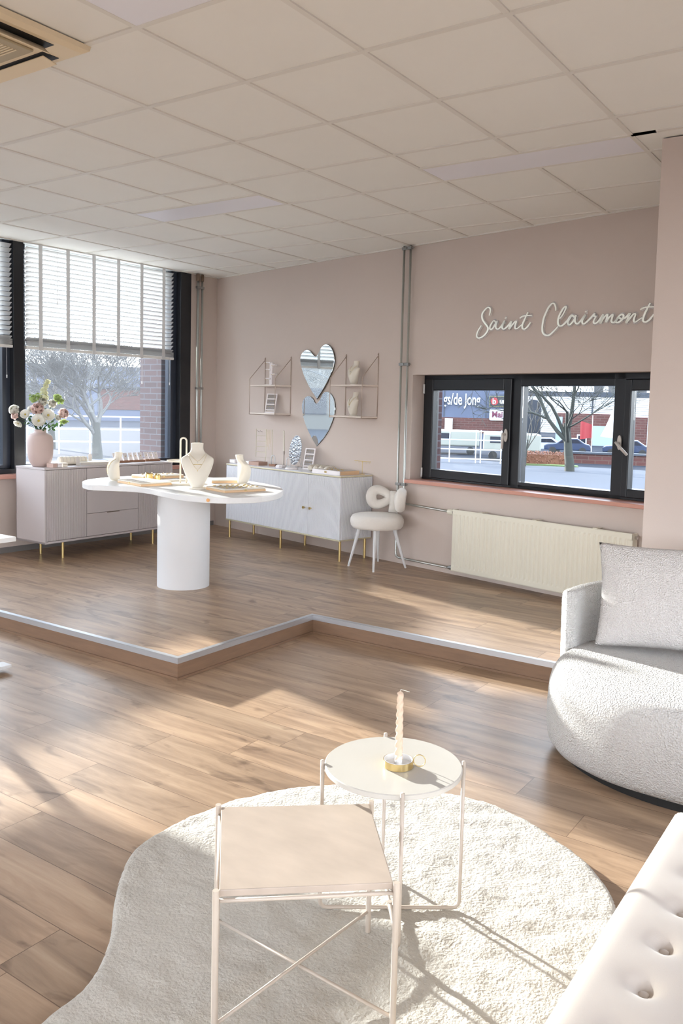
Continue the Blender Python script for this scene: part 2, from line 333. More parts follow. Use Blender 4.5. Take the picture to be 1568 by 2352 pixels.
# window wall: wall strip by the corner, low wall under the windows, end piece
mb = MB(); mb.M = MWIN
mb.bb(-0.386, 0.0, 0, 0.32, -.2, CZ + .2); mb.bb(-12.0, -0.386, 0, 0.3, -.2, 0.80); mb.bb(-12.0, -9.6, 0, 0.3, .8, CZ + .2)
mb.build('wall_left', M_wall, kind='structure')
mb = MB(); mb.M = MWIN
mb.bb(-9.6, -0.40, -0.10, 0.02, 0.775, 0.812); mb.build('trim_5', M_sill, kind='structure', bevel=0.004)
mb = MB(); mb.M = MBACK
mb.bb(U0 - 0.02, U1 + .05, -0.055, 0.17, Z0 - .03, Z0); mb.build('trim_6', M_sill, kind='structure', bevel=0.004)
mb = MB(); mb.M = MWIN   # grey floor strip under the window wall
mb.bb(-9.6, -0.03, -0.012, 0.0, PZ, PZ + 0.05); mb.build('baseboard_left', mat('base_strip', (120, 116, 114), .5), kind='structure')
# ceiling slab and bars of the tile grid
MB().prism([(wx(YB) - .3, YB - .3), (XR + .3, YB - .3), (XR + .3, 3.6), (1.5, 3.9), (-4.35, 5.1)], CZ + 0.006, CZ + 0.25).build('ceiling', M_ceil, kind='structure')
def clip_y(x):
    hi = by(x) if x < 1.32 else 2.22
    return YB, hi
mb = MB(); hw = 0.012
LIGHTS = [(0.0, 2.1), (-2.4, 2.1), (0.0, -0.3)]
AC = (-1.13, -0.83, -0.28, 0.02)
def hits(x, y):
    return any(a + .02 < x < a + 1.18 and b + .02 < y < b + .28 for a, b in LIGHTS) or (AC[0] < x < AC[2] and AC[1] < y < AC[3])
for i in range(-7, 9):
    x = 0.6 * i; lo, hi = clip_y(x)
    if x < wx(4.5): lo = lo
    y = lo; seg = None
    ys = [lo + k * 0.05 for k in range(int((hi - lo) / 0.05) + 1)] + [hi]
    for a, b in zip(ys[:-1], ys[1:]):
        m_ = (a + b) / 2
        ok = not hits(x, m_) and x > wx(m_)
        if ok and seg is None: seg = a
        if (not ok) and seg is not None: mb.bb(x - hw, x + hw, seg, a, CZ, CZ + .007); seg = None
    if seg is not None: mb.bb(x - hw, x + hw, seg, hi, CZ, CZ + .007)
for j in range(-12, 9):
    y = 0.6 * j
    x0 = wx(y); x1 = XR if y < 2.22 else 1.32
    if y > by(1.32): x1 = K.x + (K.y - y) * BD.x / -BD.y
    if y >= K.y: continue
    xs = [x0 + k * 0.05 for k in range(max(1, int((x1 - x0) / 0.05)))] + [x1]; seg = None
    for a, b in zip(xs[:-1], xs[1:]):
        ok = not hits((a + b) / 2, y)
        if ok and seg is None: seg = a
        if (not ok) and seg is not None: mb.bb(seg, a, y - hw, y + hw, CZ - .0005, CZ + .007); seg = None
    if seg is not None: mb.bb(seg, x1, y - hw, y + hw, CZ - .0005, CZ + .007)
for a, b in LIGHTS:
    mb.bb(a, a + 1.2, b - hw, b + hw, CZ - .0005, CZ + .007)
mb.bb(1.2, 1.32, 2.1 - hw, 2.1 + hw, CZ - .0005, CZ + .007)
mb.bb(1.2, XR, 2.1 - hw, 2.1 + hw, CZ - .0005, CZ + .007)
mb.build('trim_7', M_bar, kind='structure')
# wall angle along back wall and window wall
mb = MB(); mb.M = MBACK; mb.bb(0, 5.46, -0.02, 0, CZ - .002, CZ + .006); mb.M = MWIN; mb.bb(-12, 0, -0.02, 0, CZ - .002, CZ + .006); mb.build('trim_8', M_bar, kind='structure')
names = ['long recessed ceiling light panel near the right wall projection', 'long recessed ceiling light panel nearest the left window', 'pale ceiling light panel cut by the top edge beside the air conditioner']
for i, (a, b) in enumerate(LIGHTS):
    t = thing('ceiling_light', names[i], 'ceiling light', (a + .6, b + .15, CZ), group='recessed ceiling light panels')
    MB().bb(-.588, .588, -.138, .138, 0.0008, 0.005).build('diffuser', M_lamp, t)
    m2 = MB(); m2.bb(-.6, .6, -.15, -.1385, -.0008, .005); m2.bb(-.6, .6, .1385, .15, -.0008, .005); m2.bb(-.6, -.5885, -.1384, .1384, -.0006, .005); m2.bb(.5885, .6, -.1384, .1384, -.0006, .005); m2.build('frame', M_bar, t)
# ceiling cassette air conditioner
ac = thing('air_conditioner', 'cream square ceiling cassette air conditioner at top left', 'air conditioner', ((AC[0] + AC[2]) / 2, (AC[1] + AC[3]) / 2, CZ), group=None)
S = (AC[2] - AC[0]) / 2
mb = MB()
mb.lathe([(S * 1.414, 0), (S * 1.40, -0.018), (S * 1.33, -0.03)], n=4, cap0=True, cap1=True)
for i_, v_ in enumerate(mb.v): mb.v[i_] = tuple(Matrix.Rotation(PI / 4, 3, 'Z') @ Vector(v_))
mb.build('panel', M_acp, ac)
g = MB().bb(-.275, .275, -.275, .275, -.040, -.0301).build('grille', M_acg, ac, bevel=.004)
m2 = MB()
for k in range(34): m2.bb(-.235, .235, -.23 + k * .0138 - .003, -.23 + k * .0138 + .003, -.0425, -.0401)
m2.build('grille_rib', M_acp, g)
for k in range(4):
    Mr = Matrix.Rotation(k * PI / 2, 4, 'Z')
    m2 = MB(); m2.M = Mr; m2.bb(-.29, .29, -.378, -.305, -.0315, -.0303); m2.build('air_slot', M_dark, ac)
    m2 = MB(); m2.M = Mr @ Matrix.Translation((0, -.345, -.045)) @ Matrix.Rotation(R((-10, 40, 10, -10)[k]), 4, 'X'); m2.bb(-.275, .275, -.034, .030, -.002, .002); m2.build('flap', M_acp, ac, bevel=.001)

# ------------------------------------------------------------------ left windows
def frame_box(M, x0, x1, y0, y1, z0, z1, mb): mb.M = M; mb.bb(x0, x1, y0, y1, z0, z1)
WIN = [(0.53, 2.345), (2.445, 4.30), (4.40, 6.25), (6.35, 8.2), (8.3, 9.6)]
w1 = bpy.data.objects.new('window_1', None); C.objects.link(w1); w1['kind'] = 'structure'
mb = MB(); mb.M = MWIN
mb.bb(-0.53, -0.386, -0.005, 0.22, 0.80, CZ)                      # broad dark jamb by the corner
for a, b in ((2.345, 2.445), (4.30, 4.40), (6.25, 6.35), (8.2, 8.3)): mb.bb(-b, -a, 0.0, 0.17, 0.83, CZ)
mb.bb(-9.6, -0.386, 0.0, 0.17, 0.80, 0.855)
mb.build('window_frame', M_black, w1, bevel=.003)
mb = MB(); mb.M = MWIN
for a, b in WIN:
    mb.bb(-a - .075, -a, .06, .15, .855, CZ); mb.bb(-b, -b + .05, .06, .15, .855, CZ); mb.bb(-b, -a, .06, .15, .855, .885)
mb.build('sash_frame', M_steel, w1, bevel=.003)
for a, b in WIN:
    mb = MB(); mb.M = MWIN; mb.bb(-b + .05, -a - .075, .098, .104, .885, CZ); mb.build('glass_pane', M_paneL, w1)
# venetian blinds
def blind(s0, s1, label):
    t = thing('venetian_blind', label, 'blind', ww(s0, -0.005, CZ), WA, 'white venetian blinds in the left windows')
    wdt = s1 - s0; rot = Matrix.Rotation(R(-38), 4, 'X')
    n = 20
    for k in range(n):
        z = -0.05 - k * 0.0415
        m_ = MB(); m_.M = Matrix.Translation((-wdt / 2, 0, z)) @ rot; m_.bb(-wdt / 2, wdt / 2, -.025, .025, -.0014, .0014); m_.build('slat', M_slat, t)
    m_ = MB()
    for k in range(8): m_.bb(-wdt, 0, -.026, .026, -.852 - k * .0062, -.8492 - k * .0062)
    m_.build('slat_stack', M_slat, t)
    MB().bb(-wdt - .004, .004, -.028, .028, -.925, -.9).build('bottom_rail', mat('blind_rail', (228, 227, 224), .5), t, bevel=.004)
    k = 0.14
    while k < wdt:
        m_ = MB(); m_.bb(-k - .019, -k + .019, -.0305, -.0297, -.9, 0); m_.bb(-k - .02, -k + .02, -.033, -.028, -.93, -.862); m_.build('ladder_tape', M_tape, t); k += .283
    for x_, za, zb in ((-wdt + .3, 0, -.48), (-.06, -.9, -1.16), (-.42, -.9, -1.16)):
        m_ = MB(); m_.tube([(x_, -.035, za), (x_, -.035, zb), (x_, -.035, zb - .004), (x_, -.035, zb - .03)], [.0012, .0012, .005, .004], 8); m_.build('cord', M_tape, t)
blind(.64, 2.33, 'white venetian blind half lowered over the large left window')
blind(2.47, 4.28, 'white venetian blind cut by the left edge of the photo')
blind(4.42, 6.23, 'white venetian blind in a window outside the left edge')
blind(6.37, 8.18, 'white venetian blind in the far window outside the left edge')

# ------------------------------------------------------------------ back wall window
w2 = bpy.data.objects.new('window_2', None); C.objects.link(w2); w2['kind'] = 'structure'
Y0 = .15
mb = MB(); mb.M = MBACK
mb.bb(U0, U0 + .05, Y0, Y0 + .1, Z0, Z1); mb.bb(U0, U1, Y0, Y0 + .1, Z1 - .045, Z1); mb.bb(U0, U1, Y0, Y0 + .1, Z0, Z0 + .03)
mb.bb(3.885, 3.96, Y0, Y0 + .1, Z0, Z1); mb.bb(4.76, 4.845, Y0, Y0 + .1, Z0, Z1); mb.bb(3.96, 4.76, Y0, Y0 + .1, 1.665, Z1); mb.bb(3.96, 4.76, Y0, Y0 + .1, Z0, .912)
mb.build('window_frame', M_black, w2, bevel=.003)
def sash(a, b, z0, z1, ga, gb, gz0, gz1):
    m_ = MB(); m_.M = MBACK; y0, y1 = Y0 - .022, Y0 + .06
    m_.bb(a, ga, y0, y1, z0, z1); m_.bb(gb, b, y0, y1, z0, z1); m_.bb(ga, gb, y0, y1, gz1, z1); m_.bb(ga, gb, y0, y1, z0, gz0)
    s_ = m_.build('sash_frame', M_black, w2, bevel=.006)
    m_ = MB(); m_.M = MBACK; m_.bb(ga, gb, Y0 + .03, Y0 + .036, gz0, gz1); m_.build('glass_pane', M_pane, w2); return s_
s1 = sash(2.985, 3.885, .878, 1.725, 3.072, 3.813, .953, 1.63)
s3 = sash(4.85, 5.36, .88, 1.71, 4.90, 5.30, .942, 1.632)
m_ = MB(); m_.M = MBACK; m_.bb(3.96, 4.76, Y0 + .03, Y0 + .036, .912, 1.666); m_.build('glass_pane', M_pane, w2)
m_ = MB(); m_.M = MBACK
for z in (.92, 1.64): m_.cyl((2.975, Y0 - .03, z - .04), (2.975, Y0 - .03, z + .04), .008)
m_.build('hinge', M_white, w2, smooth=True)
M_hand = mat('handle_grey', (205, 200, 194), .4)
def handle(u, z, ang):
    m_ = MB(); m_.M = MBACK @ Matrix.Translation((u, Y0 - .022, z)); 
    m_.prismxz([(.016 * math.cos(a), .052 * math.copysign(abs(math.sin(a)) ** .8, math.sin(a))) for a in [k * PI / 12 for k in range(24)]], -.012, 0)
    h = m_.build('handle_plate', M_hand, w2, bevel=.003)
    m_ = MB(); m_.M = MBACK @ Matrix.Translation((u, Y0 - .022, z + (.01 if ang == 0 else -.005))) @ Matrix.Rotation(ang, 4, 'Y')
    m_.cyl((0, -.045, 0), (0, 0, 0), .009); m_.tube([(0, -.045, .012), (0, -.048, -.02), (0, -.05, -.115)], [.009, .011, .010], 10); m_.build('handle_lever', M_hand, w2, smooth=True)
handle(3.85, 1.275, R(0)); handle(4.83, 1.265, R(-48))

# ------------------------------------------------------------------ pipes, radiator
def pipe(name, M, pts, r, label, m=M_pipe, rings=()):
    mb = MB(); mb.M = M; mb.tube(pts, r, 12); t = mb.build(name, m, smooth=True); tag(t, label, 'pipe'); return t
t = thing('heating_pipe', 'pair of thin galvanised heating pipes running up the back wall', 'pipe')
m_ = MB(); m_.M = MBACK
m_.tube([(2.85, -.045, CZ), (2.85, -.045, .215), (2.858, -.045, .185), (2.89, -.045, .172), (3.43, -.045, .172)], .0095, 12); m_.build('return_pipe', M_pipe, t, smooth=True)
m_ = MB(); m_.M = MBACK
m_.tube([(2.925, -.045, CZ), (2.925, -.045, .70), (2.93, -.045, .665), (2.96, -.045, .65), (3.42, -.045, .636)], .0095, 12); m_.build('supply_pipe', M_pipe, t, smooth=True)
M_clamp = mat('clamp_metal', (150, 150, 148), .4, metal=.7)
for z in (CZ - .02, 1.845, .815):
    m_ = MB(); m_.M = MBACK; m_.bb(2.833, 2.942, -.058, -.032, z - .012, z + .012); m_.cyl((2.888, -.032, z), (2.888, 0, z), .006); m_.cyl((2.888, -.066, z), (2.888, -.055, z), .009); m_.tube([(2.94, -.045, z), (2.965, -.045, z)], .004, 8)
    m_.build('pipe_clamp', M_clamp, t, bevel=.002)
t2 = thing('heating_pipe', 'pair of vertical grey pipes beside the dark left window frame', 'pipe')
for s_, r_ in ((.332, .014), (.272, .012)):
    m_ = MB(); m_.M = MWIN; m_.tube([(-s_, -.05, PZ), (-s_, -.05, CZ)], r_, 12); m_.build('pipe', M_pipe, t2, smooth=True)
    m_ = MB(); m_.M = MWIN; m_.cyl((-s_, -.05, CZ - .07), (-s_, -.05, CZ), r_ * 1.45); m_.build('pipe_collar', mat('rusty_collar', (120, 100, 84), .6), t2, smooth=True)
for z in (1.63, 2.7):
    m_ = MB(); m_.M = MWIN; m_.bb(-.352, -.254, -.066, -.034, z - .012, z + .012); m_.cyl((-.3, -.034, z), (-.3, 0, z), .006); m_.build('pipe_clamp', M_clamp, t2, bevel=.002)

rad = thing('radiator', 'cream ribbed panel radiator under the back window', 'radiator', bw(4.30, 0, 0), BA)
L0, L1, RZ0, RZ1 = -.78, .78, .165, .665
def rib(u):   # front face depth profile
    p = 0.04; a = ((u - L0) % p) / p; e = min(u - L0, L1 - u)
    if e < .03: return 0
    return .006 * (1 if .3 < a < .7 else (0 if (a < .12 or a > .88) else min(abs(a - .12), abs(.88 - a)) / .18))
us = []; u = L0
while u < L1 - 1e-6: us.append(u); u += .004
us.append(L1)
zs = [RZ0, RZ0 + .006, RZ0 + .035, RZ0 + .05, RZ1 - .05, RZ1 - .035, RZ1 - .006, RZ1]
am = [0, 0, 0, 1, 1, 0, 0, 0]
mb = MB(); vs_ = []; fs_ = []
for i, u in enumerate(us):
    for j, z in enumerate(zs): vs_.append((u, -.10 + (0.003 if j in (0, 7) else 0) - rib(u) * am[j] + .004 * am[j], z))
for i in range(len(us) - 1):
    for j in range(7): fs_.append((i * 8 + j, i * 8 + j + 1, (i + 1) * 8 + j + 1, (i + 1) * 8 + j))
mb.add(vs_, fs_); mb.bb(L0, L1, -.094, -.086, RZ0, RZ1); mb.build('front_panel', M_rad, rad)
MB().bb(L0 + .01, L1 - .01, -.045, -.035, RZ0, RZ1 - .01).build('back_panel', M_rad, rad)
m_ = MB()
for k in range(120): m_.bb(L0 + .02 + k * .0128, L0 + .0225 + k * .0128, -.085, -.046, RZ0 + .02, RZ1 - .006)
m_.build('convector_fin', M_rad, rad)
m_ = MB(); m_.bb(L0, L1, -.088, -.04, RZ1 - .012, RZ1 - .009); m_.build('top_grille', M_rad, rad)
for u in (L0, L1): MB().bb(u - .003, u + .003, -.094, -.03, RZ0 + .02, RZ1).build('side_cover', M_rad, rad)
m_ = MB()
for u in (-.5, 0.0, .5): m_.bb(u - .02, u + .02, -.1, -.03, RZ1 - .002, RZ1 + .006)
m_.build('bracket', M_rad, rad, bevel=.002)
m_ = MB(); m_.cyl((L1 + .003, -.06, RZ1 - .03), (L1 + .02, -.06, RZ1 - .03), .012, n=8); m_.build('bleed_valve', M_silver, rad)
vt = MB(); vt.cyl((L0 - .075, -.052, .636), (L0 - .005, -.052, .636), .024, .021, 20); vt.sphere((L0 - .078, -.052, .636), .024, sc=(.6, 1, 1)); vt.build('thermostat_knob', M_rad, rad, smooth='auto')
vt = MB(); vt.cyl((L0 - .025, -.052, .636), (L0 + .0, -.052, .636), .0235, .014, 12); vt.build('valve_nut', M_dark, rad)
vt = MB(); vt.cyl((L0 - .07, -.05, .176), (L0 + .02, -.05, .182), .013, n=8); vt.cyl((L0 - .05, -.05, .178), (L0 - .02, -.05, .18), .02, n=8); vt.build('return_valve', M_clamp, rad)

# power socket and plate at the corner on the window wall
sk = MB(); sk.M = MWIN; sk.bb(-.42, -.34, -.012, 0, .66, .74); sk = sk.build('wall_socket', M_sock, bevel=.004); tag(sk, 'small wall socket beside the taupe sideboard by the corner', 'socket')

# ------------------------------------------------------------------ sign
SIGN = [[(3.756,2.206),(3.764,2.229),(3.765,2.253),(3.755,2.266),(3.738,2.268),(3.713,2.253),(3.69,2.227),(3.686,2.2),(3.697,2.172),(3.722,2.143),(3.745,2.118),(3.749,2.1),(3.738,2.077),(3.713,2.054),(3.683,2.039),(3.655,2.037),(3.641,2.053),(3.646,2.081),(3.663,2.108),(3.683,2.133)],[(3.833,2.157),(3.821,2.148),(3.805,2.164),(3.782,2.143),(3.767,2.116),(3.774,2.097),(3.797,2.108),(3.817,2.134),(3.833,2.157),(3.824,2.127),(3.827,2.106),(3.844,2.097),(3.865,2.108),(3.885,2.127),(3.904,2.155),(3.891,2.13),(3.884,2.107),(3.897,2.094),(3.919,2.102),(3.943,2.121),(3.969,2.148),(3.949,2.094),(3.972,2.116),(4.0,2.141),(4.014,2.144),(4.005,2.114),(4.006,2.094),(4.022,2.091),(4.046,2.105),(4.065,2.119)],[(3.907,2.177),(3.92,2.178)],[(4.117,2.208),(4.099,2.175),(4.081,2.14),(4.07,2.111),(4.075,2.09),(4.091,2.085),(4.111,2.095),(4.13,2.114),(4.143,2.131)],[(4.045,2.168),(4.067,2.179),(4.098,2.183),(4.154,2.183)],[(4.358,2.203),(4.357,2.224),(4.348,2.247),(4.336,2.258),(4.319,2.254),(4.294,2.229),(4.276,2.196),(4.259,2.158),(4.251,2.118),(4.248,2.082),(4.254,2.053),(4.27,2.035),(4.294,2.028),(4.317,2.033),(4.339,2.049),(4.362,2.068),(4.382,2.089)],[(4.394,2.144),(4.418,2.17),(4.436,2.2),(4.443,2.219),(4.44,2.228),(4.425,2.22),(4.407,2.196),(4.389,2.164),(4.381,2.131),(4.384,2.105),(4.396,2.092),(4.416,2.093),(4.438,2.108),(4.462,2.129),(4.477,2.15),(4.496,2.163),(4.512,2.148),(4.527,2.157),(4.512,2.126),(4.492,2.105),(4.477,2.094),(4.465,2.104),(4.469,2.123),(4.496,2.163)],[(4.527,2.157),(4.522,2.134),(4.523,2.112),(4.537,2.099),(4.552,2.105),(4.573,2.125),(4.602,2.159),(4.585,2.13),(4.58,2.108),(4.59,2.096),(4.611,2.105),(4.638,2.127),(4.658,2.145),(4.676,2.162),(4.667,2.147),(4.689,2.139)],[(4.598,2.179),(4.613,2.18)],[(4.657,2.149),(4.676,2.162),(4.673,2.148),(4.686,2.141),(4.678,2.125),(4.67,2.105),(4.679,2.094),(4.702,2.102),(4.723,2.125),(4.744,2.152),(4.721,2.092),(4.745,2.126),(4.776,2.15),(4.766,2.099),(4.787,2.127),(4.816,2.148),(4.812,2.125),(4.808,2.103),(4.82,2.092),(4.838,2.101),(4.862,2.131),(4.88,2.144),(4.895,2.137),(4.896,2.123),(4.882,2.104),(4.858,2.091),(4.842,2.095),(4.85,2.115),(4.865,2.122),(4.881,2.113),(4.906,2.117),(4.923,2.13),(4.942,2.145),(4.93,2.115),(4.918,2.085),(4.943,2.112),(4.971,2.141),(4.984,2.137),(4.976,2.113),(4.976,2.09),(4.989,2.087),(5.01,2.1),(5.033,2.112)],[(5.085,2.206),(5.068,2.173),(5.05,2.136),(5.041,2.106),(5.043,2.089),(5.061,2.083),(5.084,2.095),(5.101,2.113),(5.113,2.13)],[(5.015,2.167),(5.038,2.176),(5.068,2.18),(5.122,2.179)]]
def ribbon(pts, w, M, y0, y1, closed=False):
    P = catmull(pts, 5, False) if len(pts) > 2 else pts
    mb = MB(); mb.M = M; n = len(P); L = []
    for i, p in enumerate(P):
        a = P[max(0, i - 1)]; b = P[min(n - 1, i + 1)]; t = Vector((b[0] - a[0], b[1] - a[1]))
        if t.length < 1e-7: t = Vector((1, 0))
        t.normalize(); nn = Vector((-t.y, t.x))
        # broad-nib stroke: heavier on downstrokes
        ww_ = w * (0.75 + 0.55 * abs(t.y)) * (0.55 + 0.45 * min(1, 4 * min(i, n - 1 - i) / max(n, 1) + .25))
        L.append((p[0] + nn.x * ww_, p[1] + nn.y * ww_, p[0] - nn.x * ww_, p[1] - nn.y * ww_))
    v = []; f = []
    for a in L: v += [(a[0], y0, a[1]), (a[2], y0, a[3]), (a[2], y1, a[3]), (a[0], y1, a[1])]
    for i in range(n - 1):
        for k in range(4): f.append((4 * i + k, 4 * i + (k + 1) % 4, 4 * i + 4 + (k + 1) % 4, 4 * i + 4 + k))
    f += [(0, 3, 2, 1), (4 * n - 4, 4 * n - 3, 4 * n - 2, 4 * n - 1)]
    mb.add(v, f); return mb
M_sign = mat('mirror_gold_acrylic', (255, 252, 240), .3, metal=.85, var=.03)
sg = thing('wall_sign', 'handwritten style Saint Clairmont sign in shiny pale gold on clear acrylic', 'sign', K, BA)
I4 = Matrix.Identity(4)
fr = MB(); bk = MB()
for k, st in enumerate(SIGN):
    off = -.020 - .0002 * k
    r_ = ribbon(st, .0056, I4, off - .004, off); fr.add(r_.v, r_.f)
    st2 = catmull(st, 4, False) if len(st) > 2 else list(st)
    bk.tube([(p[0], -.0125 + .00006 * k, p[1]) for p in st2], .0145, 8)
for i_, v_ in enumerate(bk.v): bk.v[i_] = (v_[0], -.0125 + (v_[1] + .0125) * .25, v_[2])
fr.build('lettering', M_sign, sg); bk.build('backing', M_acryl, sg)
m_ = MB()
for u, z in ((3.70, 2.24), (4.10, 2.15), (4.3, 2.22), (4.6, 2.10), (5.05, 2.15)): m_.cyl((u, -.012, z), (u, 0, z), .004, n=8)
m_.build('standoff', M_silver, sg)

# ------------------------------------------------------------------ heart mirrors
H1 = [(1.733, 1.536), (1.627, 1.64), (1.525, 1.775), (1.472, 1.903), (1.492, 1.978), (1.563, 2.012), (1.622, 1.995), (1.669, 1.957), (1.707, 1.945), (1.738, 1.971), (1.781, 2.028), (1.842, 2.056), (1.905, 2.035), (1.955, 1.973), (1.97, 1.892), (1.937, 1.791), (1.845, 1.660)]
H2 = [(1.725, 1.083), (1.632, 1.185), (1.536, 1.321), (1.496, 1.457), (1.522, 1.538), (1.594, 1.566), (1.66, 1.539), (1.690, 1.502), (1.725, 1.498), (1.768, 1.536), (1.811, 1.595), (1.873, 1.609), (1.935, 1.575), (1.976, 1.506), (1.978, 1.404), (1.921, 1.279), (1.825, 1.163)]
M_edge = mat('mirror_edge', (38, 40, 44), .4)
for H, y, lab in ((H1, -.024, 'upper heart-shaped mirror on the back wall between the shelves'), (H2, -.012, 'lower heart-shaped mirror tucked behind the tip of the upper heart')):
    t = thing('heart_mirror', lab, 'mirror', K, BA, 'heart-shaped wall mirrors')
    # keep a sharp tip: open spline starting and ending there
    P = catmull(H + [H[0]], 6, False)[:-1]
    MB().prismxz(P, y + .003, y + .010).build('backing', M_edge, t)
    cx_, cz_ = sum(p[0] for p in P) / len(P), sum(p[1] for p in P) / len(P)
    Q = [(cx_ + (p[0] - cx_) * .985, cz_ + (p[1] - cz_) * .988) for p in P]
    mm = MB(); nP = len(P)
    mm.add([(p[0], y + .0029, p[1]) for p in P] + [(p[0], y, p[1]) for p in Q], [(i, (i + 1) % nP, nP + (i + 1) % nP, nP + i) for i in range(nP)] + [tuple(range(nP, 2 * nP))]); mm.build('mirror_glass', M_mirror, t)

# ------------------------------------------------------------------ wall shelves
def wall_shelf(u, label):
    t = thing('wall_shelf', label, 'shelf', bw(u, 0, 0), BA, 'wire wall shelves with two boards')
    Wd = .42
    for x in (0, Wd):
        m_ = MB(); m_.tube([(x, -.006, 1.372), (x, -.006, 1.955)], .0035, 8); m_.tube([(x, -.006, 1.372), (x, -.2, 1.372), (x, -.2, 1.73), (x, -.012, 1.925)], .0035, 8); m_.sphere((x, -.010, 1.94), .006, 8, 6)
        m_.build('side_frame', mat('shelf_wire', (188, 170, 156), .4, metal=.3), t, smooth=True)
    for z in (1.376, 1.655): MB().bb(-.004, Wd + .004, -.197, -.002, z, z + .014).build('board', M_white if False else mat('shelf_board', (226, 214, 204), .5), t, bevel=.002)
    return t
wall_shelf(.89, 'left wire wall shelf with two pale boards beside the heart mirrors'); wall_shelf(2.115, 'right wire wall shelf with two pale boards holding necklace busts')

# ------------------------------------------------------------------ rug
RUG = [(0.865, -1.058), (0.839, -0.89), (0.744, -0.745), (0.597, -0.601), (0.477, -0.451), (0.437, -0.327), (0.437, -0.164), (0.47, 0.022), (0.559, 0.213), (0.691, 0.367), (0.888, 0.493), (1.13, 0.585), (1.345, 0.58), (1.582, 0.472), (1.716, 0.375), (1.82, 0.24), (1.9, 0.02), (1.97, -.3), (2.02, -.75), (2.0, -1.2), (1.8, -1.6), (1.45, -1.75), (1.1, -1.65), (0.92, -1.38)]
from mathutils import noise as mn, geometry as mg
RP = catmull(RUG, 8); RPV = [Vector((p[0], p[1])) for p in RP]
def inside(p):
    c = False; n = len(RP); j = n - 1
    for i in range(n):
        a, b = RP[i], RP[j]
        if (a[1] > p[1]) != (b[1] > p[1]) and p[0] < (b[0] - a[0]) * (p[1] - a[1]) / (b[1] - a[1]) + a[0]: c = not c
        j = i
    return c
def edge_d(p):
    best = 9
    for i in range(0, len(RP)):
        a = RP[i]; b = RP[(i + 1) % len(RP)]; dx, dy = b[0] - a[0], b[1] - a[1]; L = dx * dx + dy * dy
        t = max(0, min(1, ((p[0] - a[0]) * dx + (p[1] - a[1]) * dy) / L)); q = math.hypot(p[0] - a[0] - t * dx, p[1] - a[1] - t * dy)
        if q < best: best = q
    return best
def rug_mesh():
    st = 0.0085; x0, x1, y0, y1 = .40, 2.06, -1.80, .63; nx, ny = int((x1 - x0) / st), int((y1 - y0) / st); idx = {}; v = []; f = []
    for i in range(nx):
        for j in range(ny):
            x = x0 + i * st; y = y0 + j * st; pr = (x + mn.noise(Vector((x * 60, y * 60, 3))) * .006, y + mn.noise(Vector((x * 60, y * 60, 9))) * .006)
            if not inside(pr): continue
            d = edge_d((x, y)) if not (.60 < x < 1.85 and -1.4 < y < .28 and False) else 1
            e = min(1, d / .022); e = math.sqrt(max(0, 1 - (1 - e) ** 2))
            h = .031 * e + .0055 * mn.noise(Vector((x * 10, y * 14, 0))) * e + .0032 * abs(mn.noise(Vector((x * 26 + y * 9, y * 30, 7)))) * e + .0016 * mn.noise(Vector((x * 30 + y * 8, y * 45, 5))) * e + .0016 * mn.noise(Vector((x * 85, y * 110, 2))) * e
            idx[(i, j)] = len(v); v.append((x, y, .003 + max(0, h)))
    for (i, j) in list(idx):
        q = [(i, j), (i + 1, j), (i + 1, j + 1), (i, j + 1)]
        if all(k in idx for k in q): f.append(tuple(idx[k] for k in q))
    return v, f
v, f = rug_mesh(); mb = MB(); mb.add(v, f); mb.prism([(p[0] * .995 + .006, p[1]) for p in RP], .001, .006)
tag(mb.build('rug', M_rug, smooth=True), 'fluffy off white wavy shaped rug on the lower wooden floor', 'rug')

# ------------------------------------------------------------------ square marble side table
SQ = [(0.993, -.581), (1.302, -.323), (1.555, -.613), (1.257, -.871)]      # back-left, back-right, front-right, front-left
cx_, cy_ = sum(p[0] for p in SQ) / 4, sum(p[1] for p in SQ) / 4
t = thing('side_table', 'square side table with beige marble top and crossed steel base', 'table', (cx_, cy_, 0.034))
L = [(p[0] - cx_, p[1] - cy_) for p in SQ]
MB().prism([(x * .985, y * .985) for x, y in L], .352, .368).build('table_top', M_marbB, t, bevel=.0015)
m_ = MB()
for i in range(4):
    a, b = L[i], L[(i + 1) % 4]; m_.tube([(a[0], a[1], .345), (b[0], b[1], .345)], .005, 8)
m_.build('top_rail', M_tubing, t, smooth=True)
for i, (x, y) in enumerate(L):
    u = Vector((x, y, 0)).normalized() * .006
    m_ = MB(); m_.cyl((x + u.x, y + u.y, 0), (x + u.x, y + u.y, .372), .0075, n=12); m_.build('leg', M_tubing, t, smooth='auto')
m_ = MB(); m_.tube([(L[0][0], L[0][1], .05), (L[2][0], L[2][1], .05)], .0045, 10); m_.build('cross_bar', M_tubing, t, smooth=True)
m_ = MB(); m_.tube([(L[1][0], L[1][1], .059), (L[3][0], L[3][1], .059)], .0045, 10); m_.build('cross_bar', M_tubing, t, smooth=True)

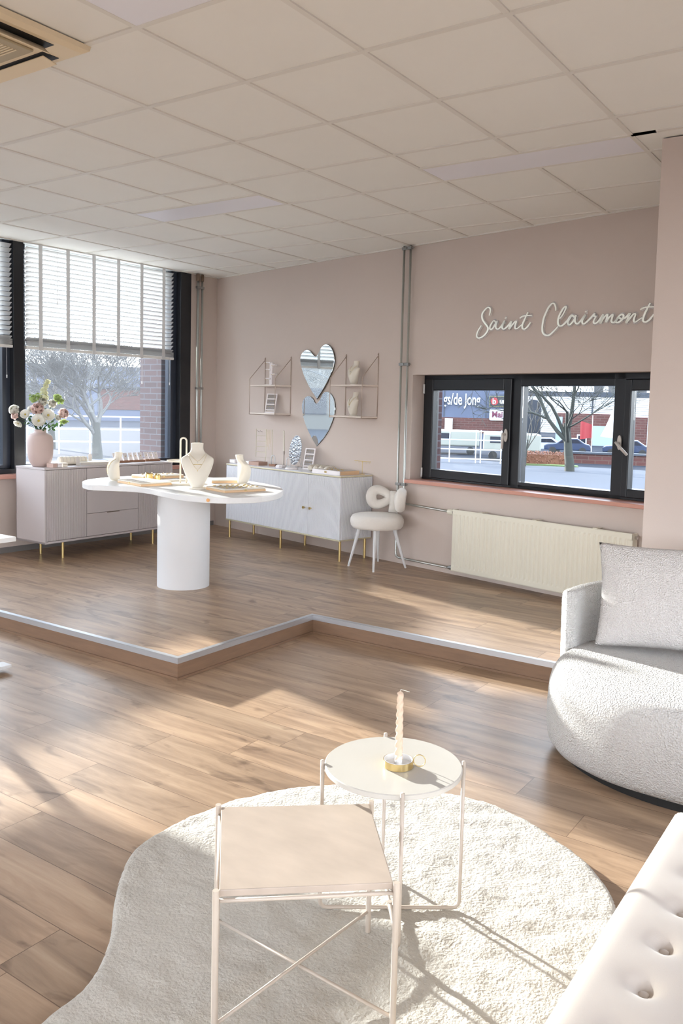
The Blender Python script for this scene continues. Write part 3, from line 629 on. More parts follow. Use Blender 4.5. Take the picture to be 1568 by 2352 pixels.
# ------------------------------------------------------------------ round marble side table and candle
RC = (1.298, -.197)
t = thing('side_table', 'round side table with cream marble top on thin steel legs', 'table', (RC[0], RC[1], .034))
prof = [(0.0005, 0), (.192, 0), (.1945, .0025), (.1945, .0135), (.192, .016), (.0005, .016)]
MB().lathe(prof, (0, 0, .418), 72, cap0=True, cap1=True).build('table_top', M_marbW, t, smooth='auto')
for a0, zz in ((R(36), .008), (R(128), .019)):
    ca, sa = math.cos(a0), math.sin(a0); r = .2005; pts = [(-r * ca, -r * sa, .442), (-r * ca, -r * sa, zz + .02)]
    pts += [(-(r - .02 * (1 - math.cos(q))) * ca, -(r - .02 * (1 - math.cos(q))) * sa, zz + .02 * (1 - math.sin(q))) for q in (R(30), R(60), R(90))]
    pts += [((r - .02 * (1 - math.cos(q))) * ca, (r - .02 * (1 - math.cos(q))) * sa, zz + .02 * (1 - math.sin(q))) for q in (R(90), R(60), R(30))] + [(r * ca, r * sa, zz + .02), (r * ca, r * sa, .442)]
    MB().tube(pts, .0058, 10).build('leg_frame', M_tubing, t, smooth=True)
m_ = MB()
for a0 in (R(36), R(128), R(216), R(308)): m_.sphere((.193 * math.cos(a0), .193 * math.sin(a0), .413), .006, 8, 6)
m_.cyl((0, 0, .004), (0, 0, .026), .008, n=10)
m_.build('support_pin', M_tubing, t)
TZ = .034 + .434
t = thing('candle_holder', 'round white and brass chamberstick with a ring handle on the round table', 'candle holder', (1.318, -.204, TZ), R(26))
MB().lathe([(.0005, 0), (.038, 0), (.041, .003), (.041, .021), (.0425, .021), (.0425, .0016), (.040, .0), ], n=48, cap0=False, cap1=False).build('tray_rim', M_gold, t, smooth='auto')
MB().lathe([(.0005, .004), (.0405, .004), (.0405, .0215), (.0395, .0215), (.0395, .006), (.0005, .006)], n=48).build('tray', M_plaster, t, smooth='auto')
MB().lathe([(.0005, .005), (.0105, .005), (.0105, .031), (.0088, .031), (.0088, .020), (.0005, .020)], n=24).build('socket', M_plaster, t, smooth='auto')
MB().tube([(.059 + .0165 * math.cos(k * PI / 16), 0, .021 + .0165 * math.sin(k * PI / 16)) for k in range(32)], .0013, 8, closed=True).build('ring_handle', M_gold, t, smooth=True)
t = thing('twisted_candle', 'tall twisted pale pink candle standing in the brass holder', 'candle', (1.318, -.204, TZ + .021))
def tw(u, v):
    z = v * .195; th = u * 2 * PI; r = .0102 * (1 - .2 * v) * (1 + .17 * math.cos(3 * (th - z * 95)))
    if v > .97: r *= (1 - v) / .03 * .8 + .2
    return (r * math.cos(th), r * math.sin(th), z)
mb = MB(); mb.grid(tw, 24, 120, cu=True); mb.build('wax', M_candle, t, smooth=True)
MB().tube([(0, 0, .193), (0.001, 0, .200), (.006, .004, .1985), (.018, .011, .195), (.022, .0135, .1935)], .0011, 6).build('wick', M_petal, t, smooth=True)

# ------------------------------------------------------------------ boucle swivel sofa
SC = Vector((1.80, 1.50)); A_, B_ = .64, .54; NE = 2.3
def sup(th, s=1.0, A=A_, B=B_):
    c, s_ = math.cos(th), math.sin(th); r = (abs(c) ** NE + abs(s_) ** NE) ** (-1 / NE); return (A * s * r * c, B * s * r * s_)
t = thing('swivel_sofa', 'cream boucle rounded swivel sofa at the right edge', 'sofa', (SC.x, SC.y, 0))
mb = MB(); prof = [(.88, .034), (.95, .040), (.985, .070), (1.0, .13), (1.0, .22), (.992, .30), (.975, .345), (.945, .378), (.90, .398), (.82, .408), (.6, .412), (.3, .413), (.02, .413)]
nn = 96; vs_ = []; 
for s_, z in prof:
    for k in range(nn):
        x, y = sup(2 * PI * k / nn, s_); vs_.append((x, y, z + (.004 * mn.noise(Vector((x * 5, y * 5, z * 4))))))
fs_ = [(i * nn + k, i * nn + (k + 1) % nn, (i + 1) * nn + (k + 1) % nn, (i + 1) * nn + k) for i in range(len(prof) - 1) for k in range(nn)] + [tuple(range(nn))[::-1], tuple((len(prof) - 1) * nn + k for k in range(nn))]
mb.add(vs_, fs_); mb.build('seat', M_boucle, t, smooth=True)
# arm and back shell: swept wall along the rear of the outline
mb = MB(); ang0, ang1 = R(179), R(1); na = 60
def shell(u, v):
    th = ang0 + (ang1 - ang0) * u; e = 1.0
    end = min(u, 1 - u) / .03; ef = math.sqrt(max(0.0, 1 - (1 - min(1, end)) ** 2)) if end < 1 else 1
    H = .655 + .05 * math.sin(PI * u) ** 2; thk = .036
    # closed section
    sec = []
    a = v * 2 * PI; ox = math.cos(a); oz = math.sin(a)
    zc = (H + .25) / 2; hz = (H - .25) / 2
    dz = hz * math.copysign(abs(oz) ** .18, oz); dr = thk * math.copysign(abs(ox) ** .5, ox) * ef
    s_ = (.955 + .02 * (zc + dz - .3)) + dr / .6
    x, y = sup(th, s_)
    return (x, y, zc + dz)
mb.grid(shell, na, 28, cv=True); mb.add([shell(0, j / 28) for j in range(28)], [tuple(range(28))]); mb.add([shell(1, j / 28) for j in range(28)], [tuple(range(28))[::-1]])
mb.build('arm_and_back', M_boucle, t, smooth=True)
MB().lathe([(.0005, .0), (.59, .0), (.59, .032), (.0005, .032)], n=64, sy=.83).build('swivel_base', M_dark, t)
# pillow
def pillow(name, label, loc, rot, w, h, th, m, parent=None):
    mb = MB(); N = 36
    def g(side):
        def fn(u, v):
            a, b = u * 2 - 1, v * 2 - 1
            k = (1 - a * a) ** .45 * (1 - b * b) ** .45 if abs(a) < 1 and abs(b) < 1 else 0
            pin = 1 - .07 * (1 - abs(a) ** 2) * 0 
            x = a * w / 2 * (1 - .07 * (1 - b * b) * abs(a) ** 1.0); z = b * h / 2 * (1 - .07 * (1 - a * a) * abs(b))
            y = side * th / 2 * k * (1 + .1 * mn.noise(Vector((x * 7, z * 7, side * 3 + 1))))
            return (x, y + .004 * mn.noise(Vector((x * 18, z * 18, 5))), z)
        return fn
    mb.grid(g(1), N, N); mb.grid(g(-1), N, N)
    o = mb.build(name, m, smooth=True, merge=True); o.location = loc; o.rotation_euler = rot; o['label'] = label[0]; o['category'] = label[1]; return o
pillow('cushion', ('large square cream boucle cushion leaning on the swivel sofa', 'cushion'), (1.585, 1.66, .655), (R(-16), R(-2), R(10)), .60, .475, .17, M_boucle2)

# ------------------------------------------------------------------ tufted bench
t = thing('tufted_bench', 'pale pink velvet bench with button tufted seat, lower right corner', 'bench', (2.28, -.75, 0))
bx0, bx1, by0, by1 = -.285, .285, -.85, .83
BT = []
for r_, off in ((-.155, 0.0), (-.005, .073), (.145, 0.0)):
    k = -.816 + off
    while k < .79: BT.append((r_, k)); k += .146
def top(x, y):
    z = .45
    e = min(x - bx0, bx1 - x, y - by0, by1 - y); rr = .055
    if e < rr: z -= rr - math.sqrt(max(0, rr * rr - (rr - e) ** 2))
    q = min((x - a) ** 2 + ((y - b)) ** 2 for a, b in BT)
    z -= .017 * math.exp(-q / .00045) + .008 * math.exp(-q / .0022)
    return z
mb = MB(); nx, ny = 72, 200
mb.grid(lambda u, v: (bx0 + (bx1 - bx0) * u, by0 + (by1 - by0) * v, top(bx0 + (bx1 - bx0) * u, by0 + (by1 - by0) * v)), nx, ny)
ring = [(bx0 + (bx1 - bx0) * i / (nx - 1), by0) for i in range(nx)] + [(bx1, by0 + (by1 - by0) * j / (ny - 1)) for j in range(1, ny)] + [(bx1 - (bx1 - bx0) * i / (nx - 1), by1) for i in range(1, nx)] + [(bx0, by1 - (by1 - by0) * j / (ny - 1)) for j in range(1, ny - 1)]
k = len(ring); mb.add([(x, y, top(x, y)) for x, y in ring] + [(x, y, .20) for x, y in ring], [(i, (i + 1) % k, k + (i + 1) % k, k + i) for i in range(k)] + [tuple(range(k, 2 * k))])
mb.build('padded_seat', M_velvet, t, smooth=True, merge=True)
for a, b in BT: MB().sphere((a, b, .45 - .0225), .0105, 14, 8, (1, 1, .5)).build('button', M_velvet, t, smooth=True)
for x in (-.22, .22):
    for y in (-.76, .76): MB().cyl((x, y, .0), (x, y, .2), .014, .02, 12).build('leg', M_gold, t)

# ------------------------------------------------------------------ desk on the left (only its corner is in view)
t = thing('standing_desk', 'white sit-stand desk whose corner enters at the left edge', 'desk', (-2.27, .08, 0), R(0))
MB().bb(-.80, .80, -.40, .405, .715, .74).build('desktop', M_white, t, bevel=.002)
for x in (-.72, .72):
    m_ = MB(); m_.bb(x - .04, x + .04, -.38, .40, .022, .040)
    m_.build('foot', M_white, t, bevel=.003)
    m_ = MB(); m_.bb(x - .04, x + .04, -.03, .03, .04, .69); m_.build('leg_column', M_white, t, bevel=.003)
    for y in (-.33, .33):
        MB().cyl((x, y, 0), (x, y, .022), .022, n=16).build('foot_pad', M_dark, t)
m_ = MB(); m_.bb(-.68, .68, -.03, .03, .67, .70); m_.bb(-.76, -.68, -.3, .3, .70, .715); m_.bb(.68, .76, -.3, .3, .70, .715); m_.build('cross_rail', M_white, t)
for i_, o_ in enumerate([c for c in bpy.data.objects if c.parent == t and c.name.startswith(('foot', 'leg_column')) and False]): pass

# ------------------------------------------------------------------ taupe sideboard under the left window
sbL = thing('sideboard', 'pale taupe sideboard with ribbed doors under the left window', 'sideboard', (-3.55, 2.165, PZ), R(89.6))
# local: x along the front (right = away from camera), y = depth towards the window (+y), front at y=0
W_, D_, HB, HT = 1.44, .40, .14, .785
m_ = MB(); m_.bb(0, W_, .018, D_, HB, HB + .018); m_.bb(0, .018, .0, D_, HB, HT - .018); m_.bb(W_ - .018, W_, .0, D_, HB, HT - .018); m_.bb(0, W_, D_ - .01, D_, HB, HT); m_.bb(0, W_, 0, D_, HB - .0, HB + .018)
m_.build('body', M_cabL, sbL, bevel=.001)
MB().bb(-.002, W_ + .002, -.004, D_, HT - .017, HT).build('top_board', M_cabL, sbL, bevel=.0015)
def ribbed(x0, x1, z0, z1, y, pitch, depth, m, parent, name='door'):
    P = [(x0, y + .018)]; n = int((x1 - x0) / pitch); p = (x1 - x0) / n
    for k in range(n):
        a = x0 + k * p; P += [(a + p * .02, y), (a + p * .55, y), (a + p * .62, y + depth), (a + p * .95, y + depth)]
    P += [(x1, y), (x1, y + .018)]
    return MB().prism(P, z0, z1).build(name, m, parent)
dz0, dz1 = HB + .022, HT - .021
ribbed(.02, .425, dz0, dz1, 0.0, .0165, .004, M_cabL, sbL); ribbed(1.015, W_ - .02, dz0, dz1, 0.0, .0165, .004, M_cabL, sbL)
hh = (dz1 - dz0 - .006) / 3
for k in range(3):
    z0 = dz0 + k * (hh + .003); d_ = MB().bb(.430, 1.010, 0, .018, z0, z0 + hh).build('drawer', M_cabL, sbL, bevel=.001)
    m_ = MB(); m_.bb(.65, .79, -.0015, .004, z0 + hh - .008, z0 + hh + .001); m_.build('finger_pull_shade', mat('pull_shadow', (120, 108, 100), .6), d_)  # dark strip coloured in for the shade of the uncut finger recess
for x in (.20, 1.22):
    for y in (.03, D_ - .06): MB().cyl((x, y, 0), (x, y, HB), .0115, n=14).build('leg', M_gold, sbL, smooth='auto')
LZ = PZ + HT

# ------------------------------------------------------------------ white ribbed sideboard by the back wall
sbB = thing('sideboard', 'white ribbed sideboard with brass legs under the heart mirrors', 'sideboard', bw(.785, .40, PZ), BA)
W2, D2, H0, H2_ = 1.725, .385, .178, .752
m_ = MB(); m_.bb(0.004, W2 - .004, .02, D2, H0 + .012, H2_ - .014); m_.build('body', M_cabB, sbB)
for zz in (H0, H2_ - .012): MB().bb(0, W2, -.003, D2, zz, zz + .012).build('brass_edge_board', M_goldl, sbB, bevel=.001)
MB().bb(.004, W2 - .004, .002, D2 - .004, H2_ + .0001, H2_ + .0012).build('top_surface', M_cabB, sbB)
q = W2 / 4
for k in range(4): 
    d_ = ribbed(.004 + k * q if k == 0 else k * q + .0015, (k + 1) * q - (.004 if k == 3 else .0015), H0 + .014, H2_ - .015, 0.0, .0118, .004, M_cabB, sbB)
    if k in (2, 3):
        kx = 3 * q - .045 if k == 2 else 3 * q + .045
        kb = MB(); kb.cyl((kx, 0, .435), (kx, -.018, .435), .004); kb.cyl((kx, -.016, .435), (kx, -.027, .435), .012, .013, 20); kb.build('knob', M_gold, d_, smooth='auto')
# ribbed side facing the chair
P = [(W2 - .0045, .02)]; n = 30; p = (D2 - .02) / n
for k in range(n):
    a = .02 + k * p; P += [(W2 + .003, a + p * .02), (W2 + .003, a + p * .55), (W2 - .001, a + p * .62), (W2 - .001, a + p * .95)]
P += [(W2 - .0045, D2)]
MB().prism(P, H0 + .014, H2_ - .015).build('side_panel', M_cabB, sbB)
for x in (.03, W2 / 2, W2 - .03):
    for y in (.03, D2 - .05): MB().cyl((x, y, 0), (x, y, H0), .0115, n=14).build('leg', M_gold, sbB, smooth='auto')
BZ = PZ + H2_ + .0012

# ------------------------------------------------------------------ bow back chair
cc = Vector((-1.29, 3.80)); t = thing('bow_back_chair', 'small white plush chair with bow shaped backrest beside the white sideboard', 'chair', (cc.x, cc.y, PZ))
mb = MB(); mb.lathe([(.02, .338), (.15, .335), (.205, .342), (.222, .362), (.228, .395), (.226, .42), (.212, .445), (.185, .455), (.10, .462), (.02, .464)], n=48); mb.build('seat', mat('plush_white', (232, 226, 218), .95, bump=.6, bscale=300, sheen=.3, var=.03, vscale=50), t, smooth=True)
M_plush = bpy.data.materials['plush_white']
for fx, fy in ((-1.502, 3.684), (-1.181, 3.59), (-1.068, 3.936), (-1.42, 4.04)):
    a = Vector((fx - cc.x, fy - cc.y, 0)); b = a.normalized() * .145
    MB().cyl((a.x * .97, a.y * .97, 0.0), (b.x, b.y, .345), .009, .017, 16).build('leg', M_plaster, t, smooth='auto'); 
def loop(cang, lab, sgn):
    pts = []; rr = []
    for k in range(40):
        a = 2 * PI * k / 40
        # teardrop: wide outer end, narrow at the knot
        al = math.cos(a); el = math.sin(a); arc = .078 * al; zz = .060 * el * (1 - .30 * al)
        ang = R(cang) + sgn * arc / .195
        tilt = 1 + .10 * (zz + .06) / .2
        pts.append((.192 * tilt * math.cos(ang), .192 * tilt * math.sin(ang), .575 + zz + .006)); rr.append(.041 - .006 * al)
    return MB().tube(pts, rr, 16, closed=True).build(lab, M_plush, t, smooth=True)
loop(116, 'backrest_loop', -1); loop(38, 'backrest_loop', 1)
mb = MB(); m0 = R(77); mb.tube([(.197 * math.cos(m0), .197 * math.sin(m0), .46), (.2 * math.cos(m0), .2 * math.sin(m0), .52), (.205 * math.cos(m0), .205 * math.sin(m0), .58), (.208 * math.cos(m0), .208 * math.sin(m0), .64)], [.045, .042, .045, .040], 16); mb.build('backrest_knot', M_plush, t, smooth=True)

# ------------------------------------------------------------------ display table
OUT = [(-2.65, 1.84), (-2.79, 1.98), (-2.86, 2.16), (-2.87, 2.37), (-2.80, 2.56), (-2.67, 2.73), (-2.42, 2.86), (-2.02, 2.89), (-1.66, 2.79), (-1.38, 2.62), (-1.2, 2.38), (-1.12, 2.15), (-1.15, 1.96), (-1.27, 1.82), (-1.51, 1.77), (-1.76, 1.82), (-2.02, 1.90), (-2.19, 1.89), (-2.34, 1.82), (-2.48, 1.77)]
tc_ = Vector((-2.01, 2.25)); t = thing('display_table', 'white organic shaped display table on a thick round column', 'table', (tc_.x, tc_.y, PZ))
P = catmull([(x - tc_.x, y - tc_.y) for x, y in OUT], 6)
MB().prism(P, .710, .750).build('table_top', M_white, t, bevel=.004)
MB().lathe([(.192, 0), (.192, .71)], n=64).build('column', M_plaster, t, smooth='auto')
MB().cyl((-1.335 - tc_.x, 1.797 - tc_.y, .730), (-1.325 - tc_.x, 1.787 - tc_.y, .730), .011, n=20).build('sticker', mat('orange_sticker', (228, 168, 104), .5), t)
DZ = PZ + .750

# ------------------------------------------------------------------ necklace busts
BS = [(.035, .11, .13, -.14), (.10, .155, .17, -.14), (.25, .225, .21, -.13), (.42, .295, .22, -.11), (.56, .34, .19, -.10), (.64, .35, .155, -.10), (.69, .325, .12, -.11), (.735, .25, .08, -.125), (.78, .185, .04, -.15), (.84, .140, .01, -.18), (.93, .128, .0, -.21), (.99, .132, -.004, -.215), (1.0, .118, -.015, -.20)]
def bust_front(z):
    for a, b in zip(BS[:-1], BS[1:]):
        if a[0] <= z <= b[0]:
            t = (z - a[0]) / (b[0] - a[0]); return [a[i] + (b[i] - a[i]) * t for i in (1, 2, 3)]
    return BS[-1][1:]
def bust(name, label, loc, rz, h, m=None, chains=((.80, .60, 0), (.76, .44, 1)), group='necklace display busts', pend=True, depth=1.0):
    m = m or M_cream
    t = thing(name, label, 'display bust', loc, rz, group)
    P = catmull([tuple(b) for b in BS], 4, False); n = 28; mb = MB(); vs_ = []
    for z, w, f, b in P:
        for k in range(n):
            a = 2 * PI * k / n; cx = math.copysign(abs(math.cos(a)) ** .8, math.cos(a)); sy = math.copysign(abs(math.sin(a)) ** .9, math.sin(a))
            vs_.append((w * h * cx, -(f + b) / 2 * h * depth - (f - b) / 2 * h * depth * sy, z * h))
    fs_ = [(i * n + k, i * n + (k + 1) % n, (i + 1) * n + (k + 1) % n, (i + 1) * n + k) for i in range(len(P) - 1) for k in range(n)] + [tuple(range(n))[::-1], tuple((len(P) - 1) * n + k for k in range(n))]
    mb.add(vs_, fs_); mb.build('torso', m, t, smooth=True)
    MB().lathe([(.0005, 0), (.19 * h, 0), (.2 * h, .01 * h), (.2 * h, .03 * h), (.18 * h, .04 * h), (.0005, .042 * h)], (0, -.0 * h, 0), 32, sy=.72).build('foot', m, t, smooth='auto')
    for zt, zb, kind in chains:
        pts = []
        for i in range(25):
            q = i / 24 * 2 - 1; z = zb + (zt - zb) * abs(q) ** (1.5 if kind else 1.25); w, f, b = bust_front(z)
            x = q * bust_front(zt)[0] * .86; c_ = max(0.0, 1 - (min(.97, abs(x) / max(w, .01))) ** 2) ** .5
            y = (f + b) / 2 + (f - b) / 2 * c_ + .008
            pts.append((x * h, -y * h * depth - .0008, z * h))
        c = MB().tube(pts, .0009 if h > .28 else .0008, 5).build('necklace', M_gold, t, smooth=True)
        w, f, b = bust_front(zb)
        if pend: MB().sphere((0, -(f + .012) * h * depth - .0012, (zb - .025) * h), .0028 if h > .28 else .0035, 8, 6, (1, .5, 1.5)).build('pendant', M_gold if kind else M_silver, c, smooth=True)
    return t
bust('necklace_bust', 'tallest cream necklace bust at the front of the white round-edged table', (-1.75, 2.12, DZ), R(46), .326, chains=((.77, .615, 0), (.75, .44, 1)))
bt = [o for o in bpy.data.objects if o.name == 'necklace_bust'][0]
w_, f_, b_ = bust_front(.545); 
pts = [(x * .326, -(f_ + .012) * .326 + abs(x) * .02, .545 * .326) for x in (-.085, 0, .085)]
MB().tube(pts, .0022, 8).build('bar_pendant', M_gold, bt, smooth=True)
bust('necklace_bust', 'cream necklace bust seen from the side at the left end of the white table', (-2.62, 2.12, DZ), R(-24), .218, chains=((.78, .50, 0), (.77, .36, 1), (.75, .22, 0)), depth=1.2)
bust('necklace_bust', 'cream necklace bust turned away at the right end of the white table', (-1.80, 2.66, DZ), R(155), .222, chains=((.80, .60, 0),), depth=1.2)
b4 = bust('necklace_bust', 'cream necklace bust on the upper board of the right wall shelf', bw(2.335, .105, 1.669), BA + R(-6), .215, chains=((.80, .56, 0), (.77, .46, 1)))
b5 = bust('necklace_bust', 'cream necklace bust on the lower board of the right wall shelf', bw(2.335, .105, 1.390), BA + R(-10), .215, chains=((.80, .50, 1), (.78, .40, 0)))

# ------------------------------------------------------------------ jewellery trays
def tray(label, loc, rz, w, d, h=.026, clasp=True, pads=True):
    t = thing('jewellery_tray', label, 'tray', loc, rz, 'flat wood edged jewellery trays')
    MB().bb(-w / 2, w / 2, -d / 2, d / 2, 0, h * .62).build('wooden_base', M_woodp, t, bevel=.003)
    MB().bb(-w / 2 + .001, w / 2 - .001, -d / 2 + .001, d / 2 - .001, h * .62, h).build('top_pad', M_card if not pads else M_cream, t, bevel=.004)
    if clasp: MB().bb(-.008, .008, -d / 2 - .002, -d / 2 + .002, h * .3, h * .8).build('clasp', M_gold, t, bevel=.001)
    return t
random.seed(4)
def rings(n, loc, rz, w, d, z, label, group):
    src = None; M = Matrix.Translation(loc) @ Matrix.Rotation(rz, 4, 'Z'); nx = max(2, int(round(math.sqrt(n * w / d)))); k = 0
    for i in range(nx):
        for j in range(math.ceil(n / nx)):
            if k >= n: break
            p = M @ Vector((-w / 2 + w * (i + .5) / nx + random.uniform(-.006, .006), -d / 2 + d * (j + .5) / math.ceil(n / nx) + random.uniform(-.006, .006), z)); k += 1
            if src is None:
                mb = MB(); mb.tube([(.0095 * math.cos(a * PI / 8), .0095 * math.sin(a * PI / 8), .0022) for a in range(16)], .0018, 6, closed=True); mb.sphere((.011, 0, .004), .003, 8, 6); src = mb.build('ring', M_gold, smooth=True); src['label'] = label; src['category'] = 'ring'; src['group'] = group; o = src
            else: o = src.copy(); C.objects.link(o)
            o.location = p; o.rotation_euler = (0, 0, random.uniform(0, 6))
tr1 = tray('wood edged jewellery tray nearest the left bust, white display table', (-2.27, 2.10, DZ), R(-13), .36, .25)
MB().bb(-.12, .02, -.08, .08, .026, .0275).build('inlay', M_suede, tr1); MB().bb(.05, .14, -.08, .08, .026, .0275).build('inlay', M_suede, tr1)
tr2 = tray('wood edged jewellery tray at the far left edge of the white display table', (-2.60, 2.54, DZ), R(78), .37, .19)
MB().bb(-.16, .16, -.075, .075, .026, .0275).build('inlay', M_suede, tr2)
tr3 = tray('plain white topped tray behind the tall bust on the white display table', (-1.99, 2.66, DZ), R(60), .26, .20, clasp=False)
tr4 = tray('jewellery tray full of rings at the right front of the white display table', (-1.50, 2.25, DZ), R(72), .33, .27)
MB().bb(-.15, .15, -.12, .12, .026, .0275).build('inlay', M_suede, tr4)
rings(24, (-1.50, 2.25, DZ), R(72), .29, .23, .0278, 'small gold ring on the ring tray at the right front of the white display table', 'rings on the front right tray')
rings(10, (-2.60, 2.54, DZ), R(78), .30, .13, .0278, 'small gold ring on the tray at the far left of the white display table', 'rings on the far left tray')
# gold cuffs
for i, (x, y, r_, lab) in enumerate(((-2.44, 2.30, .034, 'wide gold cuff bracelet standing behind the left front tray'), (-2.40, 2.35, .030, 'narrow gold cuff bracelet right behind the wide gold cuff'))):
    mb = MB(); 
    def cf(u, v):
        a = R(-150) + R(300) * u; h_ = .062 - .012 * i; return (r_ * math.cos(a) * (1 - .15 * (v - .5)), r_ * .8 * math.sin(a), v * h_)
    mb.grid(cf, 28, 6); o = mb.build('gold_cuff', M_gold, smooth=True); sm = o.modifiers.new('solid', 'SOLIDIFY'); sm.thickness = .002; tag(o, lab, 'bracelet', 'gold cuff bracelets', loc=(x, y, DZ), rz=R(-60))
# two-tier stand
t = thing('jewellery_stand', 'off white two-tier round jewellery stand with arched handle', 'jewellery stand', (-2.10, 2.33, DZ), R(30))
dish = lambda R_, z, c=(0, 0): MB().lathe([(.0005, z), (R_ * .93, z), (R_, z + .012), (R_ * .985, z + .013), (R_ * .92, z + .004), (.0005, z + .004)], (c[0], c[1], 0), 48)
dish(.155, 0).build('base_dish', M_cream, t, smooth='auto'); dish(.115, .165, (-.01, 0)).build('upper_dish', M_cream, t, smooth='auto')
MB().tube([(-.023, 0, .004), (-.023, 0, .322)] + [(-.023 * math.cos(a), 0, .322 + .023 * math.sin(a)) for a in [PI * k / 10 for k in range(1, 10)]] + [(.023, 0, .322), (.023, 0, .004)], .0065, 10).build('arched_handle', M_cream, t, smooth=True)
MB().tube([(.0088 * math.cos(a * PI / 8), .0088 * math.sin(a * PI / 8), 0) for a in range(16)], .0016, 6, closed=True).build('ring', M_gold, smooth=True)
o = bpy.data.objects[[q.name for q in bpy.data.objects if q.name.startswith('ring')][-1]]
o = sorted([q for q in bpy.data.objects if q.name.startswith('ring') and 'label' not in q and q.parent is None], key=lambda q: q.name)[-1]
tag(o, 'single gold ring lying in the base dish of the two-tier stand', 'ring', loc=(-2.18, 2.24, DZ + .0062))

# ------------------------------------------------------------------ vase and flowers on the left sideboard
VX, VY = -3.74, 2.262; t = thing('flower_vase', 'matte pale pink vase holding the bouquet on the taupe sideboard', 'vase', (VX, VY, LZ))
MB().lathe([(.0005, 0), (.058, 0), (.066, .004), (.086, .035), (.099, .075), (.104, .12), (.106, .18), (.105, .225), (.098, .258), (.080, .279), (.052, .288), (.047, .293), (.047, .312), (.050, .317), (.044, .317), (.042, .29), (.0005, .28)], n=56).build('body', M_vase, t, smooth=True)
RV = Vector((.58, .815, 0)); CV = Vector((.815, -.58, 0))
def fpos(zx, zy, c=0.0): return Vector((VX, VY, LZ + .317)) + RV * ((zx - 550) * .00060) + Vector((0, 0, (800 - zy) * .00064)) + CV * c
def petal_ring(mb, c, nrm, R_, n, cup, lift, wdt, ph=0.0):
    z = nrm.normalized(); x = z.orthogonal().normalized(); y = z.cross(x)
    for k in range(n):
        a = ph + 2 * PI * k / n; d = x * math.cos(a) + y * math.sin(a); s = x * -math.sin(a) + y * math.cos(a)
        def pf(u, v):
            q = v * 2 - 1; r = R_ * u; ww2 = wdt * R_ * math.sin(PI * min(.93, .12 + u * .80)) * q
            return c + d * (r * math.cos(cup * u)) + z * (r * math.sin(cup * u) * lift + abs(q) ** 2 * R_ * .10 + .002 * k % .003) + s * ww2
        mb.grid(lambda u, v: tuple(pf(u, v)), 6, 5)
def flower(kind, zx, zy, R_, label, c=.03, nrm=None):
    R_ *= 1.3; p = fpos(zx, zy, c); nv = (nrm or (CV * .9 + Vector((0, 0, .35)) + RV * ((zx - 550) / 700)))
    t = thing('flower', label, 'flower', p, group='blooms in the pink vase')
    O = Vector((0, 0, 0)); mb = MB()
    if kind == 'anemone':
        petal_ring(mb, O, nv, R_, 6, .5, .6, .62); petal_ring(mb, O + nv * .002, nv, R_ * .85, 5, .7, .8, .6, .4); mb.build('petals', M_petal, t, smooth=True)
        MB().sphere(nv.normalized() * .006, R_ * .17, 10, 8).build('centre', M_pollen, t, smooth=True)
    elif kind in ('rose', 'pink'):
        for q_, (s_, cu, lf) in enumerate(((1.0, .9, 1.0), (.9, 1.15, 1.3), (.75, 1.3, 1.5), (.55, 1.45, 1.5), (.35, 1.5, 1.5))): petal_ring(mb, O + nv.normalized() * (.003 * q_) - nv.normalized() * R_ * .5, nv, R_ * s_, 6, cu, lf, .75, q_ * .5)
        mb.build('petals', M_pink if kind == 'pink' else M_petal, t, smooth=True)
    base = Vector((VX, VY, LZ + .30)) - p; mid = base * .5 + RV * 0 + Vector((0, 0, .015))
    MB().tube([tuple(O - nv.normalized() * R_ * .3), tuple(mid), tuple(base)], .0022, 6).build('stem', M_leaf, t, smooth=True)
flower('rose', 205, 545, .042, 'large open white flower at the left end of the bouquet')
flower('pink', 215, 625, .030, 'small blush flower under the large white flower at the left')
flower('anemone', 355, 605, .036, 'white anemone with yellow centre, second from the left in the bouquet', .06)
flower('pink', 515, 525, .052, 'large blush pink rose in the middle of the bouquet', .05)
flower('anemone', 265, 715, .034, 'drooping white flower at the lower left of the bouquet', .02, RV * -.4 + Vector((0, 0, -.6)) + CV * .5)
flower('anemone', 530, 685, .050, 'white anemone with yellow centre just above the vase neck', .09)
flower('anemone', 655, 610, .046, 'white anemone with yellow centre, right of the large pink rose', .08)
flower('pink', 862, 580, .044, 'pale blush rose at the right end of the bouquet')
flower('rose', 710, 455, .036, 'white ruffled flower above the right anemone')
flower('rose', 585, 430, .038, 'white flower at the foot of the tall white spire', .02)
flower('rose', 790, 640, .026, 'small white flower tucked under the right blush rose', .03)
flower('anemone', 430, 540, .028, 'half hidden white flower left of the large pink rose', .02)
random.seed(7)
def cluster(label, cat, name, pts, r0, r1, n, m):
    mb = MB(); p0 = fpos(*pts[0])
    P = [fpos(*q) - p0 for q in pts]
    for k in range(n):
        f_ = random.random(); i_ = min(len(P) - 2, int(f_ * (len(P) - 1))); g = f_ * (len(P) - 1) - i_; c_ = P[i_].lerp(P[i_ + 1], g); rr = (r0 + (r1 - r0) * f_)
        d = Vector((random.gauss(0, 1), random.gauss(0, 1), random.gauss(0, 1))).normalized() * rr * random.random() ** .5
        petal_ring(mb, c_ + d, d + Vector((.01, -.01, .02)), .0125, 4, .4, .5, .7, random.random() * 3)
    t = thing(name, label, cat, p0, group='greenery and sprigs in the pink vase'); mb.build('florets', m, t, smooth=True)
    b = Vector((VX, VY, LZ + .30)) - p0; MB().tube([tuple(P[-1]), (0, 0, 0), tuple(b)], .0022, 6).build('stem', M_leaf, t, smooth=True)
cluster('tall white flower spire rising from the top of the bouquet', 'flower spire', 'flower_spire', [(600, 400, 0), (600, 270, 0), (660, 150, 0)], .036, .014, 150, mat('cream_petal', (236, 236, 206), .7, trans=.35))
